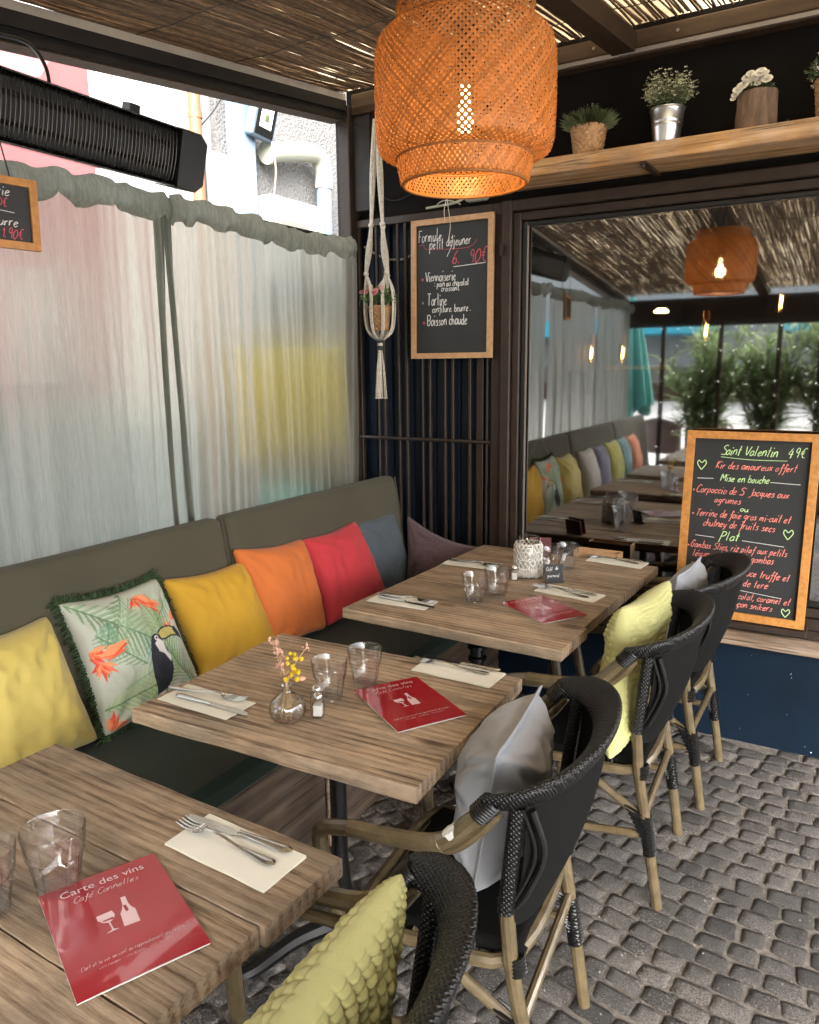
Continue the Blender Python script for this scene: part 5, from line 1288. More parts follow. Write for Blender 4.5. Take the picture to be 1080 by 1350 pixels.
shell(86, .0037, 0, 1, 2.1, 'bamboo_strip', 'woven_shade')
for r, z, q in ((.131, 1.911, .0035), (.144, 1.961, .0025), (.1405, 2.250, .0035), (.145, 2.209, .0025)):
    G().tube([(LX + r * math.cos(k * PI / 32), LY + r * math.sin(k * PI / 32), z) for k in range(64)], q, 6, close=True).build('hoop', M['bamboo_strip'], lamp, smooth=180)
G().lathe([(.0001, 2.105), (.012, 2.105), (.020, 2.115), (.022, 2.17), (.018, 2.215), (.006, 2.225), (.0001, 2.225)], 14, (LX, LY, 0)).build('lamp_holder', M['black'], lamp)
for k in range(3): a = k * 2.094; G().tube([(LX, LY, 2.215), (LX + .146 * math.cos(a), LY + .146 * math.sin(a), 2.232)], .002, 5).build('support_wire', M['dark_steel'], lamp)
G().tube([(LX, LY, 2.22), (LX, LY, zr(LY) + .02)], .0035, 6).build('cord', M['black'], lamp)
G().lathe([(.0001, 2.012), (.012, 2.016), (.018, 2.032), (.016, 2.050), (.011, 2.075), (.010, 2.104)], 16, (LX, LY, 0)).build('bulb', M['bulb_hot'], lamp)
pl = bpy.data.lights.new('lamp_light', 'POINT'); pl.energy = .68; pl.color = (1, .62, .27); pl.shadow_soft_size = .03
po = bpy.data.objects.new('lamp_light', pl); COL.objects.link(po); po.location = (0, 0, .13); po.parent = lamp

# bulbs hanging inside the cafe
def edison(x, y, z, lab):
    t = thing('hanging_bulb', (x, y, z), lab, 'bulb', 'bare bulbs glowing in the window')
    G().lathe([(.0001, z - .055), (.018, z - .05), (.030, z - .02), (.028, z + .01), (.015, z + .045), (.014, z + .05)], 14, (x, y, 0)).build('glass_envelope', M['amber'], t)
    G().tube([(x, y, z - .03), (x + .004, y, z + .03)], .0075, 8).build('filament', M['filament'], t)
    G().tube([(x, y, z + .051), (x, y, z + .10)], .017, 10).build('socket', M['copper'], t); G().tube([(x, y, z + .1), (x, y, 2.69)], .0016, 5).build('cord', M['black'], t)
M['amber'] = glassm('amber_glass', (1, .8, .5)); M['filament'] = emis('filament', (1, .62, .22), 14); M['copper'] = mat('copper_socket', (.5, .2, .08), .35, .9, bump=0)
for x, y, z, lab in ((.362, .0, 1.59, 'x'),)[:0]: pass
for x, z, lab in ((.47, 1.585, 'bulb glowing lowest at the left behind the window glass'), (.645, 1.582, 'bulb glowing above the orange shelf end behind the window glass'), (1.07, 1.69, 'bulb with a copper socket under the mirrored pendant lamp'), (1.41, 1.815, 'bulb glowing at the right below the mirrored reed ceiling')): edison(x, 1.1, z, lab)
dl = thing('dish_lamp', (.83, 1.15, 1.79), 'small round glowing dish lamp behind the window glass', 'lamp')
G().lathe([(.0001, 1.795), (.035, 1.79), (.040, 1.80), (.02, 1.815)], 16, (.83, 1.15, 0)).build('dish', M['filament'], dl); G().tube([(.83, 1.15, 1.815), (.83, 1.15, 2.69)], .0016, 5).build('cord', M['black'], dl)
sh = G().box(.44, .80, 1.50, 1.62, 1.49, 1.515).build('inner_shelf', M['shelf_wood'], smooth=0); tag(sh, 'short wooden shelf inside the cafe behind the glass', 'shelf')
hf = thing('hanging_wood_frame', (.57, .10, .93), 'small wooden frame hanging by a string inside the window', 'frame')
frame_rect(.515, .625, .935, 1.13, .026, .09, .105, 'frame_side', M['frame_wood'], hf, .002)
G().tube([(.53, .098, 1.13), (.565, .098, 1.225), (.61, .098, 1.13)], .0018, 5).build('string', M['rope'], hf)
sg = G().box(.50, .63, .62, .64, 1.38, 1.49, .002).build('wooden_sign', M['frame_wood'], smooth=0); tag(sg, 'small pinkish wooden plaque behind the window glass near the curtain reflection', 'plaque')

# ================================================================ SHELF AND POTS
sf = thing('plant_shelf', (1.4, -.1, 2.24), 'honey coloured plank shelf with plants above the window', 'shelf')
G().box(.44, 3.0, -.205, .019, 2.243, 2.302, .004).build('shelf_plank', M['shelf_wood'], sf, smooth=0)
for x in (1.05, 2.2): 
    G().box(x - .012, x + .012, -.200, .018, 2.232, 2.2425, .002).build('bracket', M['rafter'], sf, smooth=0); G().tube([(x, -.19, 2.232), (x, -.19, 2.222)], .007, 8).build('bracket_bolt', M['dark_steel'], sf)
def leafball(g, c, rx, rz, n, L, w, rs, up=.6, hollow=.3, droop=0):
    for i in range(n):
        a = rs.uniform(0, 2 * PI); q = rs.uniform(-.25, 1); rr = math.sqrt(max(0, 1 - q * q)) if q > 0 else 1; k = rs.uniform(hollow, 1) ** .6
        lump = 1 + .22 * math.sin(a * 3 + c[0] * 40) * math.cos(q * 5)
        p = Vector((c[0] + rx * k * rr * math.cos(a) * lump, c[1] + rx * k * rr * math.sin(a) * lump, c[2] + rz * k * q * lump))
        d = Vector((rr * math.cos(a) + rs.uniform(-.6, .6), rr * math.sin(a) + rs.uniform(-.6, .6), up * q + rs.uniform(-.3, .8) - droop)).normalized(); s = d.cross(Vector((rs.uniform(-1, 1), rs.uniform(-1, 1), 1))).normalized(); l = L * rs.uniform(.6, 1.2)
        g.add([p, p + d * l * .5 + s * w, p + d * l, p + d * l * .5 - s * w], [(0, 1, 2, 3)])
def wicker_pot(name, x, y, z, r0, r1, h, par, seed=0):
    def f(u, v):
        a = 2 * PI * u; r = r0 + (r1 - r0) * v; rows = 9
        k = math.sin(a * 16 + (int(v * rows) % 2) * PI) * .0022 + abs(math.sin(v * rows * PI)) * .0022
        return (x + (r + k) * math.cos(a), y + (r + k) * math.sin(a), z + h * v)
    G().grid(f, 96, 36).lathe([(r1 - .005, h), (r1 - .006, h - .02), (.0001, h - .02)], 24, (x, y, z)).lathe([(.0001, .001), (r0, .001)], 24, (x, y, z)).build('pot', M['wicker'], par, smooth=180)
    G().tube([(x + (r1 + .001) * math.cos(k * PI / 16), y + (r1 + .001) * math.sin(k * PI / 16), z + h) for k in range(32)], .0035, 6, close=True).build('pot_rim', M['wicker'], par)
rs = random.Random(5)
t = thing('potted_plant', (.817, -.115, 2.302), 'dark tufty herb in a wicker pot, beside the pendant lamp on the shelf', 'plant', 'pots on the plant shelf')
wicker_pot('pot', .817, -.115, 2.3025, .050, .066, .105, t)
g = G()
for i in range(1100):
    a = rs.uniform(0, 2 * PI); k = rs.random() ** .5; p = Vector((.817 + .052 * k * math.cos(a), -.115 + .052 * k * math.sin(a), 2.395)); d = Vector((math.cos(a) * k * .8, math.sin(a) * k * .8, rs.uniform(.35, 1))).normalized(); l = rs.uniform(.04, .085)
    m_ = p + d * l * .6; e = p + d * l + Vector((math.cos(a) * .008, math.sin(a) * .008, -.004)); s = Vector((-math.sin(a), math.cos(a), 0)) * .0011
    g.add([p - s, p + s, m_ + s, e, m_ - s], [(0, 1, 2, 3, 4)])
leafball(g, (.817, -.115, 2.42), .080, .062, 1100, .011, .0022, rs); g.build('foliage', M['leaf_grey'], t, smooth=0, kind='stuff')
t = thing('potted_plant', (1.107, -.115, 2.302), 'bushy pale flowered plant in a ribbed zinc bucket on the shelf', 'plant', 'pots on the plant shelf')
G().lathe([(.0001, .001), (.044, .001), (.0455, .005), (.052, .060), (.0525, .062), (.0545, .066), (.0530, .070), (.0535, .076), (.0555, .080), (.0542, .084), (.060, .118), (.063, .120), (.063, .124), (.059, .124), (.055, .10), (.0001, .10)], 32, (1.107, -.115, 2.3025)).build('pot', M['zinc'], t)
g = G(); gf = G(); gs = G()
for i in range(46):
    a = rs.uniform(0, 2 * PI); sp = rs.uniform(.2, 1.0); H = rs.uniform(.05, .125) * (1.15 - .35 * sp); p0 = Vector((1.107 + .03 * math.cos(a), -.115 + .03 * math.sin(a), 2.42)); p1 = Vector((1.107 + .108 * sp * math.cos(a), -.115 + .095 * sp * math.sin(a), 2.415 + H))
    gs.tube([p0, (p0 + p1) / 2 + Vector((0, 0, .012)), p1], .001, 4)
    for q in range(26):
        u = rs.uniform(.25, 1.08); c = p0.lerp(p1, u) + Vector((rs.gauss(0, .008), rs.gauss(0, .008), rs.gauss(0, .008) + .010 * math.sin(u * 3))); d = Vector((rs.uniform(-1, 1), rs.uniform(-1, 1), rs.uniform(-.2, 1))).normalized(); s = d.orthogonal().normalized() * .0032; l = rs.uniform(.008, .013)
        g.add([c, c + d * l * .5 + s, c + d * l, c + d * l * .5 - s], [(0, 1, 2, 3)])
    for q in range(7):
        c = p0.lerp(p1, rs.uniform(.65, 1.05)) + Vector((rs.gauss(0, .009), rs.gauss(0, .009), rs.gauss(0, .008) + .008))
        for k in range(4): a2 = k * PI / 2 + rs.random(); d = Vector((math.cos(a2), math.sin(a2), rs.uniform(-.3, .6))) * .0048; gf.add([c, c + d + Vector((0, 0, .002)), c + d * 1.3, c + d - Vector((0, 0, .002)) + d.orthogonal().normalized() * .0025], [(0, 1, 2, 3)])
gs.build('stems', M['leaf_dark'], t, smooth=180, kind='stuff'); g.build('foliage', M['leaf_grey'], t, smooth=0, kind='stuff'); gf.build('small_blossoms', M['petal_cream'] if 'petal_cream' in M else mat('cream_petal', (.50, .48, .33), .7, bump=0), t, smooth=0, kind='stuff')
def rose(g, c, r, n, rs):
    for k in range(4):
        m = 4 + k; rr = r * (.25 + .25 * k); 
        for i in range(m):
            a = 2 * PI * i / m + k * .6 + rs.uniform(-.2, .2); base = Vector(c) + n * (-r * .2)
            t1 = n.orthogonal().normalized(); t2 = n.cross(t1); d = (t1 * math.cos(a) + t2 * math.sin(a)); s = (-t1 * math.sin(a) + t2 * math.cos(a))
            top = base + d * rr + n * r * (.75 - .16 * k); g.add([base, base + d * rr * .6 + s * rr * .5 + n * r * .25, top + s * rr * .55, top + d * r * .1, top - s * rr * .55, base + d * rr * .6 - s * rr * .5 + n * r * .25], [(0, 1, 2, 3, 4, 5)])
t = thing('log_planter', (1.405, -.115, 2.302), 'white artificial roses in a bark covered log on the shelf', 'plant', 'pots on the plant shelf')
def logf(u, v):
    a = 2 * PI * u; r = .066 + .004 * noise.noise(Vector((math.cos(a) * 3, math.sin(a) * 3, v * 1.5))) + .0045 * abs(noise.noise(Vector((math.cos(a) * 14, math.sin(a) * 14, v * 1.2)))) - .004 * v
    return (1.405 + r * math.cos(a), -.115 + r * math.sin(a), 2.3025 + .125 * v)
G().grid(logf, 90, 10).lathe([(.062, .125), (.05, .122), (.0001, .12)], 24, (1.405, -.115, 2.3025)).build('log', M['bark'], t, smooth=60)
g = G(); leafball(g, (1.40, -.12, 2.432), .06, .02, 260, .016, .004, rs); leafball(g, (1.50, -.10, 2.31), .03, .018, 120, .014, .0014, rs); g.build('foliage', M['leaf_dark'], t, smooth=0, kind='stuff')
for (x, z, r) in ((1.40, 2.462, .027), (1.372, 2.470, .014), (1.362, 2.446, .018), (1.348, 2.434, .015), (1.340, 2.422, .012), (1.385, 2.478, .013), (1.415, 2.482, .018), (1.435, 2.458, .017), (1.430, 2.478, .011), (1.334, 2.410, .009)):
    g = G(); rose(g, (x, -.165 + rs.uniform(-.01, .02), z), r, Vector((rs.uniform(-.2, .2), -.8, .55)).normalized(), rs); g.build('rose', M['petal_white'], t, smooth=0)
t = thing('potted_plant', (1.645, -.115, 2.302), 'white flowered plant in a wicker pot at the right edge of the shelf', 'plant', 'pots on the plant shelf')
wicker_pot('pot', 1.645, -.115, 2.3025, .052, .066, .125, t)
g = G(); gf = G(); leafball(g, (1.645, -.115, 2.45), .085, .075, 900, .014, .004, rs)
for i in range(60):
    a = rs.uniform(0, 2 * PI); q = rs.uniform(-.3, 1); c = Vector((1.645 + .085 * math.cos(a) * math.sqrt(1 - q * q * .9), -.115 + .08 * math.sin(a), 2.45 + .075 * q))
    for k in range(5): a2 = k * 1.256; d = Vector((math.cos(a2), rs.uniform(-.5, .2), math.sin(a2))) * .006; gf.add([c, c + d + Vector((.002, 0, .002)), c + d * 1.3, c + d - Vector((.002, 0, .002))], [(0, 1, 2, 3)])
g.build('foliage', M['leaf_dark'], t, smooth=0, kind='stuff'); gf.build('small_blossoms', M['petal_white'], t, smooth=0, kind='stuff')
for x, d in ((2.0, .02), (2.35, .0)):
    pass

# ================================================================ MACRAME HANGER
mh = thing('macrame_hanger', (-.118, -.15, 1.38), 'cream macrame hanger holding a small wicker flower pot before the grille', 'plant hanger')
X0, Y0 = -.118, -.15
def strands(name, pts, n, spread, r=.0022, twist=0):
    g = G(); rs = random.Random(len(name) + n)
    for i in range(n):
        a = 2 * PI * i / n; P = []
        for k, (x, y, z, s) in enumerate(pts): P.append((x + math.cos(a + twist * k) * spread * s + rs.uniform(-.0008, .0008), y + math.sin(a + twist * k) * spread * s, z))
        g.tube(cr(P, 3), r, 5)
    return g.build(name, M['rope'], mh, smooth=180)
strands('top_cord', [(X0 + .004, Y0, 2.62, .4), (X0 + .003, Y0, 2.56, 1), (X0, Y0, 2.50, .6)], 6, .006)
zt = zr(Y0)
strands('top_cord', [(X0 + .005, Y0, zt - .004, .3), (X0 + .004, Y0, 2.62, .5)], 4, .005)
for dx, dy in ((-.040, -.03), (.055, -.03), (.0, .062)):
    n1 = (X0 + dx * .62, Y0 + dy * .6, 2.14)
    strands('side_cord', [(X0 - .002 + dx * .12, Y0 + dy * .12, 2.58, .5), (X0 + dx * .40, Y0 + dy * .35, 2.36, 1.1), (n1[0], n1[1], 2.145, .5), (X0 + dx * .85, Y0 + dy * .9, 2.03, 1.2), (X0 + dx * 1.15, Y0 + dy * 1.2, 1.935, .5)], 9, .0100, .0029)
    for z, k in ((2.36, .40), (2.142, .62), (1.935, 1.15)): G().sphere((X0 + dx * k, Y0 + dy * (k if k > .5 else .35), z), .0125, 10, 6, 1.0).build('knot', M['rope'], mh)
for k in range(8):
    a = 2 * PI * k / 8; src = ((-.046, -.036), (.063, -.036), (0, .072))[min(range(3), key=lambda q: -math.cos(a - (2.5, .5 - PI / 2 + .5, PI / 2)[q]) if False else abs(math.atan2(math.sin(a - math.atan2(((-.036), (-.036), .072)[q], ((-.046), .063, 0)[q])), math.cos(a - math.atan2(((-.036), (-.036), .072)[q], ((-.046), .063, 0)[q])))))]
    P = [(X0 + src[0], Y0 + src[1], 1.935), (X0 + .068 * math.cos(a), Y0 + .068 * math.sin(a), 1.86), (X0 + .071 * math.cos(a), Y0 + .071 * math.sin(a), 1.76), (X0 + .058 * math.cos(a), Y0 + .058 * math.sin(a), 1.685), (X0 + .016 * math.cos(a), Y0 + .016 * math.sin(a), 1.645)]
    g = G()
    for o_ in (-.0055, 0, .0055): g.tube(cr([(p[0] + o_ * math.sin(a), p[1] - o_ * math.cos(a), p[2]) for p in P], 4), .0027, 5)
    g.build('cradle_cord', M['rope'], mh, smooth=180)
G().tube([(X0, Y0, 1.65), (X0, Y0, 1.60)], .0115, 12).build('binding', mat('dark_green_thread', (.04, .05, .035), .8, bump=.3), mh); G().tube([(X0, Y0, 1.632), (X0, Y0, 1.620)], .0122, 12).build('binding_stripe', M['rope'], mh)
g = G(); rs2 = random.Random(9)
for i in range(34):
    a = rs2.uniform(0, 2 * PI); q = rs2.random() ** .5; g.tube(cr([(X0 + .008 * q * math.cos(a), Y0 + .008 * q * math.sin(a), 1.60), (X0 + .020 * q * math.cos(a), Y0 + .020 * q * math.sin(a), 1.52), (X0 + .031 * q * math.cos(a), Y0 + .031 * q * math.sin(a), 1.385 + rs2.uniform(-.006, .008))], 4), .0024, 5)
    g.sphere((X0 + .031 * q * math.cos(a), Y0 + .031 * q * math.sin(a), 1.385), .0042, 6, 4)
g.build('tassel', M['rope'], mh, smooth=180, kind='stuff')
hp = thing('potted_plant', (X0, Y0, 1.688), 'small wicker pot of pink flowers in the macrame hanger', 'plant')
wicker_pot('pot', X0, Y0, 1.688, .036, .050, .105, hp)
g = G(); leafball(g, (X0, Y0, 1.82), .070, .050, 420, .022, .006, rs, hollow=.2); 
for k in range(5): g.tube(cr([(X0, Y0, 1.80), (X0 - .07 - .01 * k, Y0 - .02 + .01 * k, 1.84), (X0 - .10, Y0 - .02 + .02 * k, 1.80 + .03 * k)], 4), .0012, 4)
g.build('foliage', M['leaf_bright'], hp, smooth=0, kind='stuff')
for x, y, z, r in ((-.10, -.215, 1.852, .016), (-.145, -.20, 1.858, .012), (-.13, -.205, 1.875, .012), (-.075, -.20, 1.87, .011), (-.205, -.165, 1.86, .010), (-.165, -.20, 1.83, .009)):
    g = G(); rose(g, (x, y, z), r, Vector((.1, -.85, .45)).normalized(), rs); g.build('blossom', M['petal_pink'] if r > .0105 else M['petal_pale'] if 'petal_pale' in M else M['petal_pink'], hp, smooth=0)

# cables and socket on the wall above the grille
c1 = G().tube(cr([(-.318, .035, 2.09), (-.27, .04, 2.06), (-.19, .04, 2.025), (-.10, .04, 2.018), (-.03, .04, 2.045)], 6), .0055, 6).build('white_cable', M['trim_grey']); tag(c1, 'white cable looping behind the grille from the curtain rod', 'cable')
c2 = G().tube(cr([(-.33, .012, 2.225), (-.27, .010, 2.29), (-.22, .012, 2.305), (-.14, .010, 2.275), (-.06, .012, 2.285), (.03, .010, 2.32), (.10, .012, 2.36)], 6), .0028, 5).build('thin_cable', M['dark_metal']); tag(c2, 'thin dark cable wandering over the wall above the grille', 'cable')
ps = thing('power_strip', (.30, -.005, 2.23), 'white power socket with a plug above the breakfast chalkboard', 'socket')
G().box(.245, .345, -.028, .019, 2.222, 2.272, .008).build('socket_body', M['pvc'], ps, smooth=0)
for x in (.265, .297, .328): G().lathe([(.0001, 0), (.013, 0), (.013, .008), (.0001, .008)], 14).xf(Matrix.Translation((x, -.029, 2.247)) @ Matrix.Rotation(PI / 2, 4, 'X')).build('plug', M['white_paint'], ps)
G().tube(cr([(.262, -.036, 2.240), (.22, -.04, 2.222), (.15, -.035, 2.216), (.06, -.03, 2.214)], 5), .0055, 6).build('plug_cable', M['pvc'], ps)
hk = G().tube(cr([(.10, -.02, 2.214), (.13, -.045, 2.225), (.165, -.050, 2.232), (.21, -.045, 2.222), (.225, -.02, 2.214)], 5), .0028, 5).build('wall_hook', M['pvc']); tag(hk, 'white wire hook above the breakfast chalkboard', 'hook')

# ================================================================ TABLE SETTINGS
TZ = .7512
def closed_rows(g, rows, n, c=(0, 0, 0)):
    """rows: (radius function of angle, z) from the outer bottom centre over the rim to the inner bottom centre; one closed shell"""
    b = len(g.v); g.v.append((c[0], c[1], c[2] + rows[0][1]))
    for rf, z in rows[1:-1]:
        for k in range(n): a = 2 * PI * k / n; r = rf(a) if callable(rf) else rf; g.v.append((c[0] + r * math.cos(a), c[1] + r * math.sin(a), c[2] + z))
    g.v.append((c[0], c[1], c[2] + rows[-1][1])); e = len(g.v) - 1; m = len(rows) - 2
    for k in range(n): g.f.append((b, b + 1 + (k + 1) % n, b + 1 + k)); g.f.append((e, b + 1 + (m - 1) * n + k, b + 1 + (m - 1) * n + (k + 1) % n))
    for i in range(m - 1):
        for k in range(n): g.f.append((b + 1 + i * n + k, b + 1 + i * n + (k + 1) % n, b + 1 + (i + 1) * n + (k + 1) % n, b + 1 + (i + 1) * n + k))
    return g
def tumbler(x, y, r1, h, label, rz=0):
    t = thing('drinking_glass', (0, 0, 0), None, None, world=False); sides = 9
    def fr(v, k):
        r = r1 * (.70 + .28 * v)
        def f(a):
            q = math.cos(PI / sides) / math.cos(((a + PI / sides) % (2 * PI / sides)) - PI / sides)
            return r * (1 - (1 - q) * k)
        return f
    rows = [(0, .003), (r1 * .45, .0025), (fr(0, 2.2), .0), (fr(0.02, 2.8), .002)] + [(fr(v, 2.8), h * v) for v in (.08, .2, .32, .44, .54)] + [(fr(.57, 1.5), h * .575), (lambda a: r1 * .895, h * .60), (lambda a: r1 * .93, h * .75), (lambda a: r1 * .985, h * .97), (lambda a: r1 * .985, h * .99), (lambda a: r1 * .965, h), (lambda a: r1 * .945, h * .985), (lambda a: r1 * .89, h * .75), (lambda a: r1 * .81, h * .50), (lambda a: r1 * .70, h * .20), (lambda a: r1 * .60, h * .125), (lambda a: r1 * .35, h * .10), (0, h * .095)]
    closed_rows(G(), rows, 63).build('glass_body', M['glass'], t, smooth=34)
    return t
def weld(o):
    me = o.data; bm = bmesh.new(); bm.from_mesh(me); bmesh.ops.remove_doubles(bm, verts=bm.verts, dist=.00025); bmesh.ops.recalc_face_normals(bm, faces=bm.faces); bm.to_mesh(me); bm.free()
gl0 = tumbler(0, 0, .045, .098, '')
GLS = [(.812, -2.535, 1.06, 0, 'glass tumbler behind the top corner of the nearest wine menu'), (.770, -2.622, 1.06, 1, 'glass tumbler cut off by the left edge of the photo on the nearest table'),
       (.768, -1.776, .99, 2, 'glass tumbler next to the salt shaker on the middle table'), (.800, -1.672, .99, 3, 'glass tumbler behind the other one, near the wine menu on the middle table'),
       (.742, -.930, .99, 4, 'front left glass tumbler on the long table beside the closed wine menu'), (.784, -.838, .99, 5, 'glass tumbler between its neighbour and the macrame lantern on the long table'),
       (.838, -.470, .99, 6, 'glass tumbler right behind the small black sign on the long table'), (.870, -.375, .99, 7, 'rearmost glass tumbler on the long table, nearest the window')]
for i, (x, y, s, rz, lab) in enumerate(GLS):
    o = gl0 if i == 0 else copy_tree(gl0); o.location = (x, y, TZ); o.rotation_euler = (0, 0, rz); o.scale = (s, s, s); tag(o, lab, 'glass', 'faceted drinking glasses')
# cutlery, local x along the piece, handle at +x
def make_fork():
    o = G()
    n = 26; L = .195
    def hw(t): return .0035 + .0065 * max(0, (t - .62) / .38) ** 1.2 + .004 * math.exp(-((t - .30) / .07) ** 2) * 0 if t > .30 else .0035
    pts = []
    for k in range(n + 1):
        t = k / n; x = .055 + t * (L - .055); w = .0028 + .0062 * max(0, (t - .45) / .55) ** 1.3; 
        if k >= n - 2: w *= (.85, .55, .12)[k - (n - 2)] if False else 1 - (.0, .25, .85)[k - (n - 2)]
        z = .004 + .007 * math.exp(-((t - .15) / .25) ** 2) + .0005; pts.append((x, w, z))
    g = G()
    for x, w, z in pts: g.v += [(x, -w, z), (x, -w * .5, z + .0016), (x, w * .5, z + .0016), (x, w, z), (x, w * .5, z - .0012), (x, -w * .5, z - .0012)]
    for k in range(n):
        for q in range(6): g.f.append((k * 6 + q, k * 6 + (q + 1) % 6, (k + 1) * 6 + (q + 1) % 6, (k + 1) * 6 + q))
    g.f.append(tuple(range(6))[::-1]); g.f.append(tuple(range(n * 6, n * 6 + 6)))
    # bowl of the fork
    def bowl(u, v):
        x = .060 - v * .022; w = .0028 + .0092 * math.sin(min(1, v * 1.25) * PI / 2); return (x, (u - .5) * 2 * w, .0105 - .006 * math.sin(v * PI * .6) + .0012 * abs(u - .5) * 2)
    g.grid(bowl, 6, 8); n0 = len(g.v)
    g.grid(lambda u, v: tuple(Vector(bowl(u, v)) - Vector((0, 0, .0014))), 6, 8)
    for j in range(4):
        y = (-1.5 + j) * .0062
        g.tube(cr([(.040, y, .0050), (.020, y * 1.04, .0030), (.000, y * 1.05, .0065)], 4), [.0017, .0017, .0017, .0016, .0016, .0015, .0013, .0011, .0007], 6)
    return g.build('fork', M['steel'], smooth=50)
def make_knife():
    g = G(); n = 14
    # blade
    outl = [(0, .004), (.006, -.006), (.02, -.0095), (.06, -.0105), (.105, -.0075), (.112, -.003), (.112, .004), (.05, .006), (.01, .0065)]
    g.poly(outl, .0008, .0022)
    def sec(k, n=18):
        t = k / n; x = .110 + t * .105; w = .0045 + .0045 * max(0, t) ** 1.1; h = .0036
        if k >= n - 2: w *= 1 - (.0, .2, .75)[k - n + 2]; h *= 1 - (.0, .2, .7)[k - n + 2]
        if k == 0: w, h = .006, .003
        return [(x, w * math.cos(a), .0038 + h * math.sin(a)) for a in [i * PI / 5 for i in range(10)]]
    b = len(g.v)
    for k in range(19): g.v += sec(k)
    for k in range(18):
        for q in range(10): g.f.append((b + k * 10 + q, b + k * 10 + (q + 1) % 10, b + (k + 1) * 10 + (q + 1) % 10, b + (k + 1) * 10 + q))
    g.f.append(tuple(b + i for i in range(10))[::-1]); g.f.append(tuple(b + 180 + i for i in range(10)))
    return g.build('knife', M['steel'], smooth=50)
def make_napkin():
    g = G()
    for l in range(3):
        z0 = l * .0009; e = l * .0008
        def f(u, v, s=0): return (-.112 + .224 * u - e + .0006 * math.sin(v * 9 + l), -.050 + .100 * v + e + .0006 * math.sin(u * 12), z0 + .0004 + .0004 * noise.noise(Vector((u * 5, v * 3, l))) + s)
        g.grid(f, 14, 8); g.grid(lambda u, v: f(u, v, .0006), 14, 8)
        m = 15 * 9; b = len(g.v) - 2 * m
        rim = [i for i in range(15)] + [j * 15 + 14 for j in range(1, 9)] + [8 * 15 + i for i in range(13, -1, -1)] + [j * 15 for j in range(7, 0, -1)]
        for i in range(len(rim)): p, q = rim[i], rim[(i + 1) % len(rim)]; g.f.append((b + p, b + q, b + m + q, b + m + p))
    return g.build('napkin', M['napkin'], smooth=30)
fk, kn, nk = make_fork(), make_knife(), make_napkin()
SETS = [  # napkin x,y,rz ; fork x,y,rz ; knife x,y,rz (tip position), place text
    ((.985, -2.334, R(-2)), (.848, -2.322, R(-3.0)), (.846, -2.304, R(2.5)), 'at the right end of the nearest table'),
    ((.968, -1.492, R(-1)), (.824, -1.478, R(1)), (.836, -1.450, R(2.5)), 'at the chair side of the middle table'),
    ((.522, -1.940, R(180)), (.610, -1.898, R(189)), (.668, -1.952, R(181)), 'at the middle table, nearest the toucan cushion'),
    ((.528, -1.048, R(182)), (.640, -1.02, R(181)), (.665, -1.065, R(176)), 'at the long table corner nearest the red cushion'),
    ((.520, -.495, R(183)), (.630, -.50, R(178)), (.640, -.47, R(184)), 'at the long table nearest the plum cushion'),
    ((.990, -.690, R(-9)), (.850, -.672, R(-13)), (.860, -.645, R(-10)), 'beside the small black sign on the long table'),
    ((1.015, -.195, R(-5)), (.880, -.170, R(-8)), (.885, -.150, R(-4)), 'at the far right corner of the long table near the window')]
for i, (a, f, k, txt) in enumerate(SETS):
    for src, pz, (x, y, rz), nm, cat, gp in ((nk, 0, a, 'cream napkin ', 'napkin', 'cream napkins'), (fk, .0032, f, 'fork on the napkin ', 'fork', 'forks on the napkins'), (kn, .0034, k, 'knife on the napkin ', 'knife', 'knives on the napkins')):
        o = src if i == 0 else src.copy()
        if i: COL.objects.link(o)
        o.location = (x, y, TZ + pz); o.rotation_euler = (0, 0, rz); o.scale = (1, 1, 1) if cat == 'napkin' else (1.15, 1.1, 1.0) if cat == 'fork' else (1.06, 1.1, 1); tag(o, nm + txt, cat, gp)
